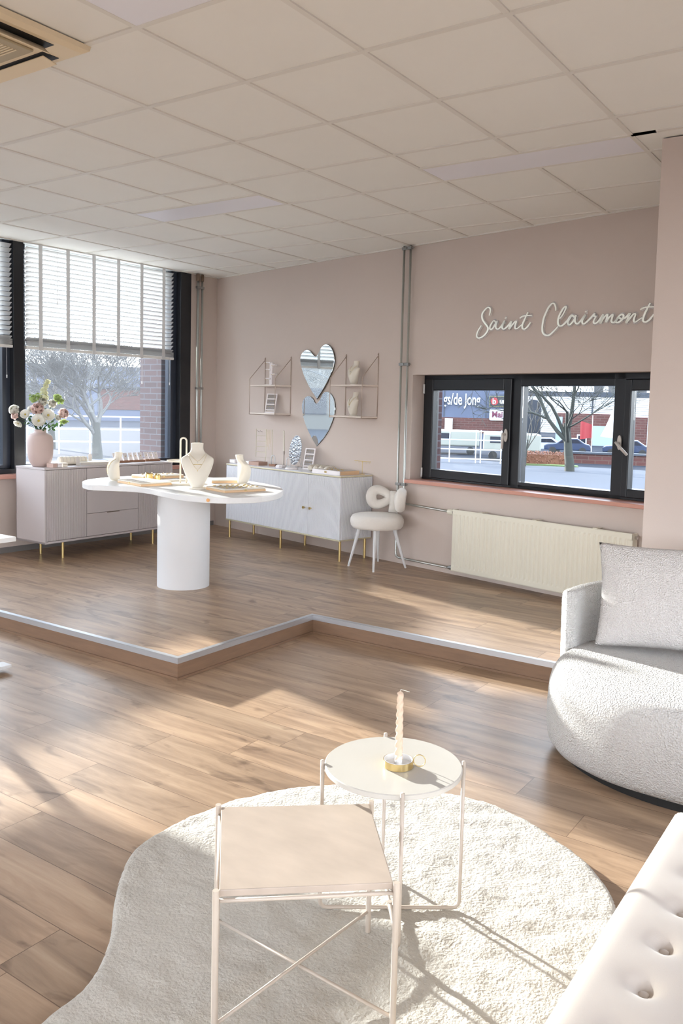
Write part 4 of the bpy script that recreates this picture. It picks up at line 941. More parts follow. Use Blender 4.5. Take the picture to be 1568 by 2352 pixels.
cluster('pale green hydrangea like sprig at the upper right of the bouquet', 'sprig', 'green_sprig', [(760, 350, 0), (830, 430, 0)], .034, .032, 70, M_leafl)
cluster('light green leafy sprig at the upper left of the bouquet', 'sprig', 'green_sprig', [(530, 350, 0), (430, 400, 0)], .026, .040, 70, M_leafl)
cluster('light green sprig at the lower right of the bouquet', 'sprig', 'green_sprig', [(840, 690, 0), (890, 700, 0)], .022, .022, 36, M_leafl)
def leaves(label, pts):
    t = thing('leaf_spray', label, 'leaves', fpos(*pts[0]), group='greenery and sprigs in the pink vase'); o_ = fpos(*pts[0]); mb = MB()
    for zx, zy, c in pts:
        for q in range(3):
            p = fpos(zx, zy, c) - o_ + Vector((random.gauss(0, .008), random.gauss(0, .008), random.gauss(0, .008))); d = Vector((random.gauss(0, 1), random.gauss(0, 1), random.gauss(0, .7) - .3)).normalized(); s = d.orthogonal().normalized(); L_ = .030
            mb.grid(lambda u, v: tuple(p + d * L_ * u + s * (v - .5) * L_ * .75 * math.sin(PI * min(.97, u * .95 + .03)) + Vector((0, 0, -.01 * u * u))), 6, 3)
    mb.build('foliage', M_leaf, t, smooth=True); MB().tube([tuple(fpos(pts[-1][0], pts[-1][1], pts[-1][2]) - o_), (0, 0, 0), tuple(Vector((VX, VY, LZ + .30)) - o_)], .0018, 6).build('stem', M_leaf, t, smooth=True)
leaves('dark green leaves hanging at the lower right above the vase', [(640, 730, .03), (700, 760, .04), (760, 720, .03), (810, 730, .02), (720, 690, .02), (690, 790, .03)])
leaves('dark green leaves in the heart of the bouquet', [(590, 700, 0), (560, 620, .0), (600, 570, 0), (640, 540, .0), (600, 640, .0), (520, 760, .02), (590, 770, .03), (690, 530, 0), (740, 590, 0)])
leaves('green leaves at the lower left of the bouquet', [(420, 690, .02), (365, 700, .02), (450, 640, .0), (490, 740, .01)])

# ------------------------------------------------------------------ small things on the left sideboard
def simple(name, label, cat, parts, loc, rz=0.0, group=None):
    t = thing(name, label, cat, loc, rz, group)
    for pn, mb, m, kw in parts: mb.build(pn, m, t, **kw)
    return t
def boxed(name, label, cat, loc, rz, d, m, m2=None, group=None):
    w, l, h = d
    return simple(name, label, cat, [('box_base', MB().bb(-w / 2, w / 2, -l / 2, l / 2, 0, h * .6), m, dict(bevel=.002)), ('lid', MB().bb(-w / 2 - .001, w / 2 + .001, -l / 2 - .001, l / 2 + .001, h * .6, h), m2 or m, dict(bevel=.002))], loc, rz, group)
boxed('ring_box', 'small dusty pink box in front of the pink vase', 'box', (-3.60, 2.275, LZ), R(10), (.07, .05, .034), M_pinkb, group='small ring boxes')
boxed('ring_box', 'small white box right of the pink one before the vase', 'box', (-3.60, 2.335, LZ), R(4), (.05, .045, .034), M_card, group='small ring boxes')
boxed('ring_box', 'small cream box at the right of the boxes before the vase', 'box', (-3.60, 2.395, LZ), R(-8), (.045, .045, .033), M_cream, group='small ring boxes')
t = thing('bracelet_roll', 'cream cylindrical ring roll lying right of the pink vase', 'ring roll', (-3.74, 2.59, LZ), R(80))
m_ = MB(); m_.tube([(-.13, 0, .037), (-.125, 0, .037), (.125, 0, .037), (.13, 0, .037)], [.030, .037, .037, .030], 24); m_.build('roll', M_cream, t, smooth='auto')
m_ = MB()
for k in range(7): m_.tube([(-.105 + k * .035, .0377 * math.cos(a), .037 + .0377 * math.sin(a)) for a in [R(-10) + R(200) * q / 12 for q in range(13)]], .0022, 5)
m_.build('slot', M_suede, t)
def arch_tab(label, loc, rz, h=.082, w=.03):
    out = [(-w / 2, 0.004), (w / 2, 0.004)] + [(w / 2 * math.cos(a), h - w / 2 + w / 2 * math.sin(a)) for a in [PI * k / 12 for k in range(13)]]
    simple('ring_stand', label, 'ring stand', [('arch', MB().prismxz(out, -.006, .006), M_suede, dict(bevel=.0015)), ('foot', MB().bb(-.025, .025, -.02, .02, 0, .004), M_suede, {})], loc, rz, 'arched ring stands')
arch_tab('taupe arched ring stand before the ring roll', (-3.615, 2.55, LZ), R(52), .083); arch_tab('taupe arched ring stand behind the flat tray', (-3.80, 2.83, LZ), R(52), .088)
simple('flat_box', 'flat cream box with brown wooden end on the taupe sideboard', 'box', [('box_base', MB().bb(-.13, .13, -.06, .06, 0, .022), M_suede, dict(bevel=.002)), ('lid', MB().bb(-.13, .13, -.06, .06, .022, .029), M_cream, dict(bevel=.002)), ('wooden_end', MB().bb(.131, .137, -.058, .058, .002, .027), M_woodk, {})], (-3.63, 2.73, LZ), R(70))
t = thing('shell_dish', 'low dish of pinkish shells left of the side-on bust', 'dish', (-3.70, 2.98, LZ)); MB().lathe([(.0005, 0), (.055, 0), (.075, .012), (.072, .013), (.05, .004), (.0005, .004)], n=32).build('dish', M_woodp, t, smooth='auto')
for k in range(7): MB().sphere((.035 * math.cos(k * .9), .035 * math.sin(k * .9), .012), .013, 10, 6, (1.2, .8, .6)).build('shell', M_pink if k % 2 else M_petal, t, smooth=True)
def cards(label, loc, n=3):
    t = thing('card_holder', label, 'card holder', loc, R(83), 'wooden card holders on the taupe sideboard')
    MB().bb(-.085, .085, -.03, .03, 0, .020).build('wooden_base', M_woodk, t, bevel=.002)
    for k in range(n):
        x = -.055 + k * .055; m_ = MB(); m_.box((x, .006, .052), (.050, .0016, .075), rot=Euler((R(-20), 0, R(10)))); c = m_.build('card', M_card, t)
        m_ = MB(); m_.box((x, .0045, .058), (.009, .001, .011), rot=Euler((R(-20), 0, R(10)))); m_.build('charm', M_gold, c)
cards('wooden holder with necklace cards half hidden behind the side-on bust', (-3.70, 3.10, LZ)); cards('wooden holder with necklace cards in the middle of the back row', (-3.70, 3.285, LZ)); cards('wooden holder with necklace cards at the right end of the taupe sideboard', (-3.70, 3.48, LZ))

# ------------------------------------------------------------------ things on the white sideboard
def bp(u, n): return bw(u, n, BZ)
boxed('gift_box', 'small white box at the left end of the white sideboard', 'box', bp(.75, .27), BA, (.085, .07, .036), M_card)
simple('open_magazine', 'open printed magazine left on the white sideboard', 'magazine', [('page_block', MB().bb(-.12, .12, -.08, .08, 0, .010), M_card, dict(bevel=.002)), ('printed_page', MB().bb(-.11, .03, -.06, .06, .0101, .0108), mat('print_grey', (170, 166, 168), .6, var=.5, vscale=60), {})], bp(.93, .16), BA + R(-6))
simple('jewellery_box', 'white fronted box with brown wooden side beside the magazine', 'box', [('white_end', MB().bb(-.095, -.05, -.06, .06, 0, .036), M_card, dict(bevel=.002)), ('wooden_body', MB().bb(-.0499, .10, -.06, .06, 0, .036), mat('taupe_wood', (172, 140, 124), .6, var=.1, vscale=8), dict(bevel=.002))], bp(1.085, .245), BA + R(4))
# earring rack
t = thing('earring_rack', 'folding gold wire earring rack on the white sideboard', 'earring rack', bp(1.03, .09), BA)
for px_, ang in ((-.078, R(12)), (.058, R(-10))):
    Mx = Matrix.Translation((px_, 0, 0)) @ Matrix.Rotation(ang, 4, 'Z'); m_ = MB(); m_.M = Mx; w_ = .067
    m_.tube([(-w_, 0, .065), (w_, 0, .065), (w_, 0, .355), (-w_, 0, .355)], .0022, 6, closed=True)
    p_ = m_.build('wire_panel', M_goldl, t, smooth=True)
    if ang > 0:
        for z in (.12, .175, .23, .285): m_ = MB(); m_.M = Mx; m_.tube([(-w_, 0, z), (w_, 0, z)], .0022, 6); m_.build('crossbar', M_goldl, p_)
        m_ = MB(); m_.M = Mx
        for k in range(6): m_.sphere((-.05 + k * .013, -.003, .335 - (k % 3) * .004), .003, 6, 5)
        m_.build('earring_row', M_dark, p_)
    else:
        m_ = MB(); m_.M = Mx
        for k in range(5): x = -.05 + k * .022; m_.tube([(x, -.003, .35), (x, -.003, .35 - .14 - .03 * (k % 3))], .0008, 5)
        m_.build('hanging_chain', M_gold, p_)
m_ = MB(); m_.bb(-.03, .02, -.035, .035, 0, .005); m_.tube([(-.005, 0, .004), (-.005, 0, .067)], .003, 8); m_.tube([(.09, 0, 0), (.09, 0, .067)], .0025, 8); m_.build('foot', M_goldl, t)
def arch_holder(label, loc, rz, base):
    t = thing('ring_holder', label, 'ring holder', loc, rz, 'arched ring holders')
    base.build('base', M_woodk if base.tagm else M_card, t, smooth='auto')
    MB().tube([(-.020, 0, .008), (-.020, 0, .088)] + [(-.020 * math.cos(a), 0, .088 + .020 * math.sin(a)) for a in [PI * k / 10 for k in range(1, 10)]] + [(.020, 0, .088), (.020, 0, .008)], .0048, 10).build('arch', M_plaster, t, smooth=True)
b_ = MB().bb(-.035, .035, -.022, .022, 0, .022); b_.tagm = True; arch_holder('white arched ring holder on brown block before the earring rack', bp(1.315, .215), BA + R(20), b_)
b_ = MB().lathe([(.0005, 0), (.056, 0), (.060, .004), (.060, .014), (.055, .018), (.0005, .018)], (.035, 0, 0), n=36); b_.tagm = False; arch_holder('white arched ring holder on round base before the oval mirror', bp(1.66, .30), BA + R(20), b_)
t = thing('candlestick', 'slim beige candlestick left of the oval mirror', 'candlestick', bp(1.34, .10), BA); MB().lathe([(.0005, 0), (.03, 0), (.03, .006), (.006, .010), (.0055, .11), (.010, .125), (.010, .150), (.0005, .150)], n=20).build('stick', mat('taupe_ceramic', (176, 164, 156), .6), t, smooth='auto')
t = thing('dinner_candle', 'tall cream candle in the slim beige candlestick', 'candle', bp(1.34, .10) + Vector((0, 0, .1505)), 0, rot=(0, R(-1.5), 0)); MB().cyl((0, 0, 0), (0, 0, .20), .0095, .008, 16).build('wax', M_cream, t, smooth='auto'); MB().cyl((0, 0, .20), (0, 0, .210), .001, n=6).build('wick', M_dark, t)
t = thing('faceted_dish', 'small clear faceted dish at the foot of the candlestick', 'dish', bp(1.50, .265), 0); MB().lathe([(.0005, 0), (.045, 0), (.052, .014), (.040, .028), (.0005, .024)], n=10).build('facets', M_card, t)
# oval mirror on stand
t = thing('oval_mirror', 'small oval table mirror tilted on its stand', 'mirror', bp(1.555, .13), BA + R(8))
Mo = Matrix.Translation((0, 0, .17)) @ Matrix.Rotation(R(9), 4, 'Y') @ Matrix.Rotation(R(-2), 4, 'X'); EL = [(.078 * math.cos(a), .145 * math.sin(a)) for a in [2 * PI * k / 48 for k in range(48)]]
m_ = MB(); m_.M = Mo; m_.prismxz(EL, -.002, .002); m_.build('backing', M_silver, t)
m_ = MB(); m_.M = Mo; m_.add([(x * .985, -.0023, z * .985) for x, z in EL], [tuple(range(48))]); m_.build('mirror_glass', mat('mirror_hammered', (190, 196, 204), .08, metal=1.0, bump=1.0, bscale=45, stretch=(1, 1, 1)), t)
m_ = MB(); m_.tube([(-.05, .01, .03), (0, .02, .16), (0, .09, .0)], .002, 6); m_.tube([(.06, .0, .12), (.05, .05, .004), (-.05, .05, .004)], .002, 6); m_.build('stand', M_silver, t, smooth=True)
def ladder(label, loc, rz, h=.205, w=.115):
    t = thing('earring_display', label, 'earring display', loc, rz, 'white earring frames'); T = Matrix.Rotation(R(-14), 4, 'X')
    m_ = MB(); m_.M = T; f = .010
    m_.bb(-w / 2, -w / 2 + f, -.005, .005, 0, h); m_.bb(w / 2 - f, w / 2, -.005, .005, 0, h)
    for z in (0, h * .13, h * .42, h * .70, h - f): m_.bb(-w / 2 + f, w / 2 - f, -.005, .005, z, z + f)
    m_.build('frame', M_card, t)
    for k, (a, b) in enumerate(((h * .13 + f, h * .42), (h * .42 + f, h * .70), (h * .70 + f, h - f))):
        m_ = MB(); m_.M = T; m_.bb(-w / 2 + f, w / 2 - f, .001, .002, a, b); p_ = m_.build('mesh_panel', mat('grey_mesh', (150, 144, 142), .7, var=.3, vscale=120), t)
        m_ = MB(); m_.M = T
        for q in range(4): m_.sphere((-.032 + q * .021, -.002, (a + b) / 2 + .006), .0035, 6, 5)
        m_.build('earring_row', M_gold, p_)
    MB().bb(-w / 2, w / 2, -.006, .05, -.0, .004).build('foot', M_card, t)
ladder('white three-window earring frame right of the oval mirror', bp(1.765, .15), BA + R(14)); 
ladder('white three-window earring frame on the lower board of the left wall shelf', bw(1.10, .10, 1.390), BA + R(20), .20, .12)
# bracelet cushions
for k in range(4):
    u_ = 1.865 + k * .075; t = thing('bracelet_cushion', '%s of the four cream bracelet cushions on the white sideboard' % ['leftmost', 'second from left', 'third from left', 'rightmost'][k], 'bracelet cushion', bp(u_ + .02, .175), BA + R(28), 'cream bracelet cushions')
    m_ = MB()
    def rl(u, v):
        y = (u - .5) * .22; e = math.sqrt(max(0, 1 - (2 * u - 1) ** 8)); a = v * 2 * PI; r = e * (1 + .05 * math.sin(u * 38)); return (.030 * r * math.cos(a), y, .028 + .027 * r * math.sin(a))
    m_.grid(rl, 40, 18, cv=True); m_.build('pad', M_cream, t, smooth=True)
    m_ = MB()
    for q in range(4): y = -.07 + q * .045; m_.tube([(.0325 * math.cos(a), y, .028 + .0298 * math.sin(a)) for a in [2 * PI * s / 20 for s in range(20)]], .0011, 5, closed=True)
    m_.build('chain_bracelet', M_suede, t)
t = simple('jewellery_case', 'flat white jewellery case with wooden side and gold clasp on the white sideboard', 'case', [('white_front', MB().bb(-.185, .185, -.12, -.112, 0, .036), M_card, dict(bevel=.001)), ('wooden_body', MB().bb(-.185, .185, -.1119, .12, 0, .034), M_woodp, dict(bevel=.002)), ('clasp', MB().bb(-.014, .014, -.124, -.1201, .012, .027), M_gold, dict(bevel=.001)), ('inlay', MB().bb(-.17, .17, -.10, .11, .0341, .0352), M_suede, {})], bp(2.255, .235), BA)
rings(8, bp(2.28, .235) + Vector((0, 0, .0355)), BA, .24, .16, 0, 'small ring on the flat case with the gold clasp', 'rings on the white sideboard case')
t = thing('bracelet_bar', 'gold T-shaped bracelet bar at the right end of the white sideboard', 'bracelet bar', bp(2.43, .07), BA); MB().cyl((0, 0, 0), (0, 0, .004), .025, n=24).build('foot', M_gold, t); MB().tube([(0, 0, .003), (0, 0, .118)], .0024, 8).build('post', M_gold, t); MB().tube([(-.105, 0, .118), (.105, 0, .118)], .0028, 8).build('crossbar', M_gold, t)
for k in range(5): x = -.085 + k * .042 + (.01 if k > 2 else 0); MB().tube([(x + .006 * math.cos(a), .0, .110 + .011 * math.sin(a)) for a in [2 * PI * s / 14 for s in range(14)]], .0008, 5, closed=True).build('earring', M_gold, t)
# stepped earring tower on the shelf
t = thing('earring_tower', 'white stepped earring tower on the upper board of the left wall shelf', 'earring display', bw(1.13, .11, 1.669), BA + R(10))
MB().bb(-.018, .018, -.012, .012, .006, .225).build('post', M_card, t, bevel=.003); MB().bb(-.055, .03, -.04, .04, 0, .006).build('foot', M_card, t, bevel=.001)
for k, z in enumerate((.055, .10, .145, .19, .215)):
    s = -1 if k % 2 == 0 else 1; a_ = MB().bb(min(0, s * .062), max(0, s * .062), -.022, .022, z, z + .016).build('arm', M_card, t, bevel=.003); m_ = MB()
    for q in range(3): m_.sphere((s * (.025 + q * .015), -.0235, z + .003), .0032, 6, 5)
    m_.build('earring_row', M_gold, a_)

# ------------------------------------------------------------------ outside
GZ = -.12
M_asph = mat('asphalt', (46, 48, 54), 1.0, var=.1, vscale=1.5, spec=.05); M_hall = mat('blue_cladding', (64, 72, 92), .6, var=.04, vscale=.3)
M_whb = mat('white_cladding', (196, 196, 194), .7, var=.02, vscale=.3); M_dkroof = mat('roof_grey', (54, 58, 66), .8)
M_brk = bricks('brick_red', (66, 40, 40), (54, 32, 34), (76, 72, 78)); M_brkf = bricks('brick_far', (80, 46, 42), (68, 40, 36), (84, 66, 60), .4, .12)
M_winb = mat('window_dark', (30, 34, 44), .15); M_trunk = mat('bark', (46, 48, 43), .9, var=.25, vscale=8); M_twig = mat('twig', (66, 62, 56), .8, var=.2)
M_sgw = mat('sign_white', (168, 170, 174), .5); M_red = mat('sign_red', (130, 26, 34), .5); M_sgk = mat('sign_black', (26, 28, 32), .5); M_mag = mat('sign_plum', (86, 24, 52), .5)
MB().add([(-140, -90, GZ), (140, -90, GZ), (140, 160, GZ), (-140, 160, GZ)], [(0, 1, 2, 3)]).build('ground', M_asph, kind='structure')
def bldg(name, label, loc, rz, w, h, d, m, roof=None, x0=None, cat='building'):
    t = thing(name, label, cat, (loc[0], loc[1], GZ), R(rz)); a = -w / 2 if x0 is None else x0
    MB().bb(a, a + w, 0, d, 0, h).build('walls', m, t)
    if roof: MB().bb(a - .1, a + w + .1, -.1, d, h, h + .35).build('roof', roof, t)
    return t
MB().prism([(-16, 7.2), (9, 7.2), (9, 21.6), (-16, 21.6)], GZ, GZ + .02).build('ground_reflection', mat('pale_reflection', (76, 78, 84), 1.0, var=.08, vscale=2, spec=.05), kind='structure')  # added paler ground slab, coloured to stand in for the room's reflection
# left: long blue hall behind the bare tree
t = bldg('industrial_hall', 'long blue grey hall seen through the left window', (-54.5, 38.5), 54.4, 70, 4.35, 14, M_hall, None)
for k in range(6):
    x = -14 + k * 6.2; f = MB().bb(x, x + 4.6, -.06, 0, .9, 2.5).build('window_band', M_brkf if k == 3 else M_winb, t)
for k in range(15): MB().bb(-34 + k * 4.8, -33.9 + k * 4.8, -.05, 0, 0, 4.3).build('cladding_seam', M_dkroof, t)
MB().bb(-33, 33, -.3, -.02, 2.62, 2.78).build('canopy_edge', M_dkroof, t)
# a second hall and a tree further along the street, seen in the heart mirrors
t = bldg('industrial_hall', 'grey hall further along the street, seen only in the heart mirrors', (-42, -26), 118, 70, 7.0, 14, mat('grey_cladding', (84, 80, 74), .7), None)
for k in range(10): MB().bb(-30 + k * 6.2, -25.6 + k * 6.2, -.06, 0, 1.0, 2.8).build('window_band', M_winb, t)
# left: white railing
t = thing('railing', 'white metal railing outside behind the bare tree', 'railing', (-17.4, 14.6, GZ), R(49.7))
for z in (.35, .72, 1.1): MB().bb(-4.2, 1.1, -.02, .02, z, z + .045).build('rail', M_sgw, t)
for k in range(7): MB().bb(-4.2 + k * .87, -4.15 + k * .87, -.025, .025, 0, 1.14).build('post', M_sgw, t)
# trees
def tree(name, label, loc, h, trunk, seed, levels=5, spread=.6, fork=.35, m=None, nb=3, cat='tree', r0=None, group=None):
    random.seed(seed); t = thing(name, label, cat, (loc[0], loc[1], GZ), 0, group); tb = MB(); br = MB()
    def grow(p, d, L, r, lv):
        n = 5 if lv == levels else 4; pts = [p]; q = p.copy(); dd = d.copy()
        for k in range(n):
            j_ = .035 if lv == levels else .13; dd = (dd + Vector((random.gauss(0, j_), random.gauss(0, j_), random.gauss(0, .08) + .04))).normalized(); q = q + dd * L / n; pts.append(q.copy())
        rr = [max(.0055, r * (1 - .38 * k / n)) for k in range(n + 1)]; (tb if lv == levels else br).tube(pts, rr, 7 if lv > 2 else 4, cap=False)
        if lv <= 0: return
        for k in range(nb if lv > 1 else nb + 1):
            i = random.choice((2, 3, 4, 4)) if lv < levels else random.choice((3, 4, 5, 5))
            ax = Vector((random.gauss(0, 1), random.gauss(0, 1), random.gauss(0, .35))).normalized(); nd = (dd + ax * spread * random.uniform(.6, 1.3)).normalized()
            grow(pts[i], nd, L * (random.uniform(.95, 1.3) if lv == levels else random.uniform(.6, .84)), rr[i] * random.uniform(.5, .72), lv - 1)
    grow(Vector((0, 0, 0)), Vector((0, 0, 1)), h * fork, trunk, levels)
    tb.build('trunk', M_trunk, t, smooth=True); br.build('branches', m or M_trunk, t, smooth=True); return t
tree('bare_tree', 'bare branching tree outside the left window', (-15.9, 12.75), 5.0, .15, 11, 5, .85, .20, mat('lit_twigs', (62, 62, 60), .6, var=.2), 5)
tree('bare_tree', 'smaller bare tree behind the flowers outside the left window', (-20.8, 14.9), 6.0, .13, 23, 5, .8, .2, M_twig, 4)
tree('bare_tree', 'grey trunked bare tree in the middle pane of the back window', (-5.16, 19.5), 6.2, .14, 5, 5, .80, .21, M_trunk, 4)
tree('bare_shrub', 'slender bare shrub left of the tree in the back window', (-6.75, 20.3), 2.6, .035, 31, 4, .55, .30, M_twig, 3, 'shrub')
tree('bare_tree', 'bare tree further along the street, seen only in the heart mirrors', (-14.5, -3.2), 6.5, .13, 41, 6, .85, .2, bpy.data.materials['lit_twigs'], 3)
# brick piers right outside both windows
for nm, M, x0, x1, y0, y1, lab in (('brick_pier', MWIN, -.60, -.40, .22, .56, 'red brick pier outside beside the right jamb of the left window'), ('brick_pier', MBACK, 2.7, 2.945, .34, .40, 'red brick pier edge outside at the left pane of the back window')):
    mb = MB(); mb.bb(x0, x1, y0, y1, GZ, 3.6); o = mb.build(nm, M_brk); o.matrix_world = M; tag(o, lab, 'pier')
# right hall with lettering
t = thing('industrial_hall', 'blue hall with white lettering seen in the left pane', 'building', (-15.2, 39.2, GZ), R(25.5))
MB().bb(-13, 0, 0, 12, 0, 6.2).build('walls', M_hall, t); MB().bb(-5.2, -.02, -.03, 0, .35, 1.15).build('brick_base', M_brkf, t)
for k in range(6): MB().bb(-12.5 + k * 2.2, -12.45 + k * 2.2, -.04, 0, 1.2, 6.1).build('cladding_seam', M_dkroof, t)
MB().bb(-3.6, -3.2, -.5, -.1, 0, 1.1).build('pillar', M_whb, t)
FX = Matrix.Translation((0, 0, 0)) @ Matrix.Rotation(PI / 2, 4, 'X')
text_mesh('lettering', 'gs/de Jong', .84, M_sgw, Matrix.Translation((-3.72, -.06, 1.84)) @ FX, t, .02, .56, .012)
t = thing('wall_sign', 'dark sign panel with a red disc on the blue hall', 'sign', (-15.2, 39.2, GZ), R(25.5))
sx0, sz0 = -1.30, 1.80
MB().bb(sx0, sx0 + 1.75, -.10, -.045, sz0, sz0 + .50).build('panel', M_sgk, t); 
m_ = MB(); m_.bb(sx0 - .03, sx0 + 1.78, -.08, -.05, sz0 - .03, sz0 + .53); m_.build('border', mat('sign_border', (110, 110, 80), .5), t)
MB().cyl((sx0 + .24, -.125, sz0 + .25), (sx0 + .24, -.10, sz0 + .25), .20, n=28).build('red_disc', M_red, t)
text_mesh('initial', 'b', .42, M_sgw, Matrix.Translation((sx0 + .13, -.135, sz0 + .12)) @ FX, t, .005, .9, .012); text_mesh('lettering', 'urago', .36, M_sgw, Matrix.Translation((sx0 + .50, -.115, sz0 + .15)) @ FX, t, .005, 1.0, .012)
t = thing('wall_sign', 'white sign panel with plum lettering under the dark one', 'sign', (-15.2, 39.2, GZ), R(25.5))
out = [(sx0 + .08 + .08 * math.cos(a) - .0, 1.05 + .08 + .08 * math.sin(a)) for a in [PI + PI / 2 * k / 5 for k in range(6)]] + [(sx0 + 1.70, 1.05), (sx0 + 1.78, 1.13), (sx0 + 1.78, 1.57), (sx0 + 1.70, 1.65)] + [(sx0 + .08 + .08 * math.cos(a), 1.57 + .08 * math.sin(a)) for a in [PI / 2 + PI / 2 * k / 5 for k in range(6)]]
MB().prismxz(out, -.10, -.045).build('panel', M_sgw, t); text_mesh('lettering', 'Mai to', .44, M_mag, Matrix.Translation((sx0 + .12, -.115, 1.22)) @ FX, t, .005, .92, .012)
m_ = MB(); P_ = catmull([(sx0 + .98, 1.60), (sx0 + .84, 1.50), (sx0 + .90, 1.38), (sx0 + .86, 1.24), (sx0 + .60, 1.12)], 6, False); m_.tube([(x, -.118, z) for x, z in P_], [.008 + .03 * math.sin(PI * i / (len(P_) - 1)) for i in range(len(P_))], 6); m_.build('swoosh', M_sgk, t)
# white fence
t = thing('fence', 'white tubular yard fence in front of the blue hall', 'fence', (-8.36, 20.34, GZ), R(25.7))
for z in (.12, .40, .68, .94): MB().bb(-1.9, 1.5, -.015, .015, z, z + .035).build('rail', M_sgw, t)
for x in (-1.3, -1.22, -.75, .02, .16, .75, 1.45): MB().bb(x, x + .035, -.02, .02, 0, 1.0).build('post', M_sgw, t)
for k, (x, lab) in enumerate(((-1.6, 'white parked van hidden behind the left of the white fence'), (1.5, 'cream covered trailer behind the white fence'))):
    t = thing('trailer', lab, 'trailer', (-9.6 + x * .9, 23.5 - x * .44, GZ), R(25.7)); MB().bb(-.9, .9, 0, 1.4, .30, .85).build('body', mat('van_cream', (128, 130, 122), .5), t, bevel=.05)
    m_ = MB().bb(-.7, -.1, -.01, .01, .55, .75); m_.build('window', M_winb, t)
    for q in (-.6, .6): MB().cyl((q, .02, .14), (q, .15, .14), .14, n=20).build('wheel', M_dark, t)
# white buildings far right
t = bldg('warehouse', 'long white warehouse with dark roof edge across the back window', (-18.1, 59.5), 18.4, 26, 2.75, 10, M_whb, M_dkroof, -5.6)
for k in range(18): MB().bb(-5.6, 20.4, -.03, 0, .2 + k * .14, .215 + k * .14).build('cladding_seam', mat('seam_grey', (104, 106, 110), .8) if k == 0 else bpy.data.materials['seam_grey'], t)
for x in (.3, 2.2): MB().bb(x, x + .12, -.1, 0, 0, 2.7).build('downpipe', M_dkroof, t)
t = bldg('office_building', 'pale office block with a row of small windows above the warehouse', (-22.0, 84.4), 15.8, 16, 6.6, 10, M_whb, None, -5)
for k in range(8): MB().bb(-3.6 + k * 1.4, -2.7 + k * 1.4, -.05, 0, 3.2, 4.6).build('window', M_winb, t)
t = bldg('shed', 'grey arched shed beside the shrub in the back window', (-16.2, 44.2), 22, .95, 1.9, 3, M_dkroof, None); 
m_ = MB(); m_.prismxz([(-.48, 1.9), (.48, 1.9), (.25, 2.2), (-.1, 2.28)], 0, 3); m_.build('roof', M_dkroof, t)
t = bldg('brick_building', 'low red brick building with small white framed window', (-10.8, 37.65), 18.5, 2.9, 1.52, 6, M_brkf, None, -1.45)
f = MB().bb(-.44, .02, -.06, 0, .0, .52).build('window_frame', M_sgw, t); MB().bb(-.38, -.04, -.08, -.05, .06, .46).build('pane', M_winb, f)
MB().bb(.28, 1.35, -.05, 0, -.0, .95).build('garage_door', mat('pale_blue_door', (124, 136, 150), .5), t); MB().bb(-1.45, -1.15, -.05, 0, 0, 1.35).build('side_panel', bpy.data.materials['pale_blue_door'], t)
t = bldg('brick_building', 'low red brick building seen through the right pane', (-8.46, 38.36), 15.1, .85, 1.40, 6, M_brkf, None, -.45)
MB().bb(.30, .37, -.05, 0, 0, 1.4).build('drainpipe', M_sgw, t)
# hedge, grass, low wall
t = MB(); random.seed(3)
for k in range(1500):
    c_ = Vector((random.uniform(-.78, .70), random.uniform(-.25, .25), random.uniform(.0, .38))); d = Vector((random.gauss(0, 1), random.gauss(0, 1), random.gauss(0, 1))).normalized() * .035; e = d.orthogonal().normalized() * .02
    t.add([c_ - d, c_ + e, c_ + d, c_ - e], [(0, 1, 2, 3)])
t.bb(-.76, .68, -.2, .2, 0, .3)
o = t.build('hedge', mat('beech_hedge', (104, 66, 48), .8, var=.35, vscale=30)); tag(o, 'rust brown beech hedge left of the tree in the back window', 'hedge', kind='stuff', loc=(-6.9, 22.1, GZ), rz=R(21))
o = MB().bb(-.9, 1.0, -1.0, 0, 0, .02).build('lawn', mat('grass', (84, 104, 50), .9, var=.2, vscale=8)); tag(o, 'narrow green lawn strip before the brown hedge', 'grass', kind='stuff', loc=(-6.8, 21.8, GZ), rz=R(21))
o = thing('low_wall', 'low brick wall with dark coping right of the tree', 'wall', (-5.6, 23.6, GZ), R(17.4)); MB().bb(-1.0, 6.0, 0, .25, 0, .30).build('brickwork', M_brkf, o); MB().bb(-1.0, 6.0, -.04, .29, .30, .36).build('coping', M_dkroof, o)
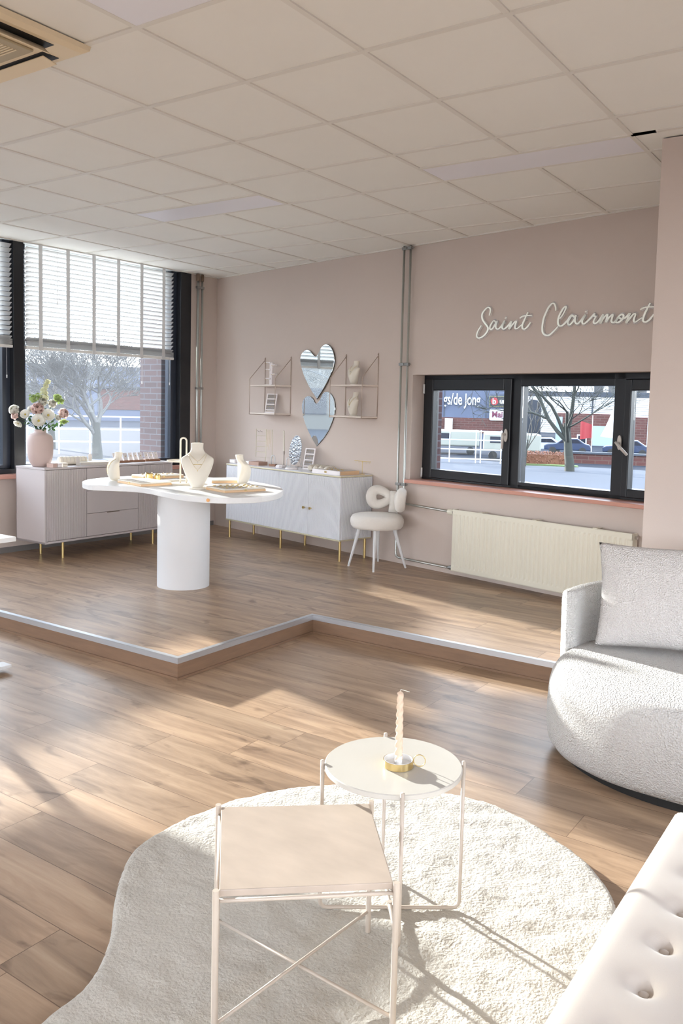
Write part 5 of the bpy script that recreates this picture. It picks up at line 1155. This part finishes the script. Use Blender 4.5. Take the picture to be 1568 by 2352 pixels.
# cars
def car(label, loc, rz, m):
    t = thing('car', label, 'car', (loc[0], loc[1], GZ), R(rz), 'parked cars outside the back window'); L_ = 4.1 * .42; s = .42
    out = [(-2.05, .35), (-2.05, .75), (-1.75, .88), (-1.0, .95), (-.45, 1.38), (.85, 1.42), (1.5, .98), (1.95, .85), (2.05, .6), (2.05, .35)]
    m_ = MB(); m_.prismxz([(x * s, z * s) for x, z in out], -.82 * s, .82 * s); m_.build('body', m, t, bevel=.03)
    m_ = MB(); m_.prismxz([(x * s, z * s) for x, z in [(-.8, .98), (-.42, 1.32), (.8, 1.35), (1.25, 1.0)]], -.83 * s, .83 * s); m_.build('windows', M_winb, t)
    for x in (-1.3, 1.3):
        for y in (-.83, .65): MB().cyl((x * s, y * s, .32 * s), (x * s, (y + .2) * s, .32 * s), .32 * s, n=20).build('wheel', M_dark, t)
M_cb = mat('car_blue', (40, 50, 72), .25); M_cw = mat('car_white', (150, 152, 158), .25)
car('white car parked behind the brown hedge', (-9.5, 28.6), 20, M_cw); car('blue car parked between the hedge and the tree trunk', (-8.6, 28.9), 20, M_cb); car('dark blue car visible in the right pane of the back window', (-6.5, 29.4), 15, M_cb)
# flags
t = thing('flag', 'red and white flag hanging on a pole in the middle pane', 'flag', (-6.33, 24.39, GZ), R(18.3)); MB().cyl((0.12, 0, 0), (0.12, 0, 1.5), .012, n=8).build('pole', M_sgw, t)
fl = MB(); fl.grid(lambda u, v: (.11 - .36 * u, .04 * math.sin(u * 7), .78 + .42 * v - .18 * u * (1 - v) + .12 * u), 10, 6); fl.build('cloth', M_red, t, smooth=True)
t = thing('banner', 'white billowing beach banner near the right of the middle pane', 'banner', (-3.40, 17.1, GZ), R(16.9)); MB().cyl((.14, 0, 0), (.14, 0, 2.0), .012, n=8).build('pole', M_sgw, t)
fl = MB(); fl.grid(lambda u, v: (.13 - (.05 + .30 * (1 - v) ** 1.6) * u, .04 * math.sin(u * 5 + v * 3), 1.0 + .95 * v + .05 * u), 8, 14); fl.build('cloth', mat('banner_cloth', (170, 172, 176), .8, trans=.3), t, smooth=True)
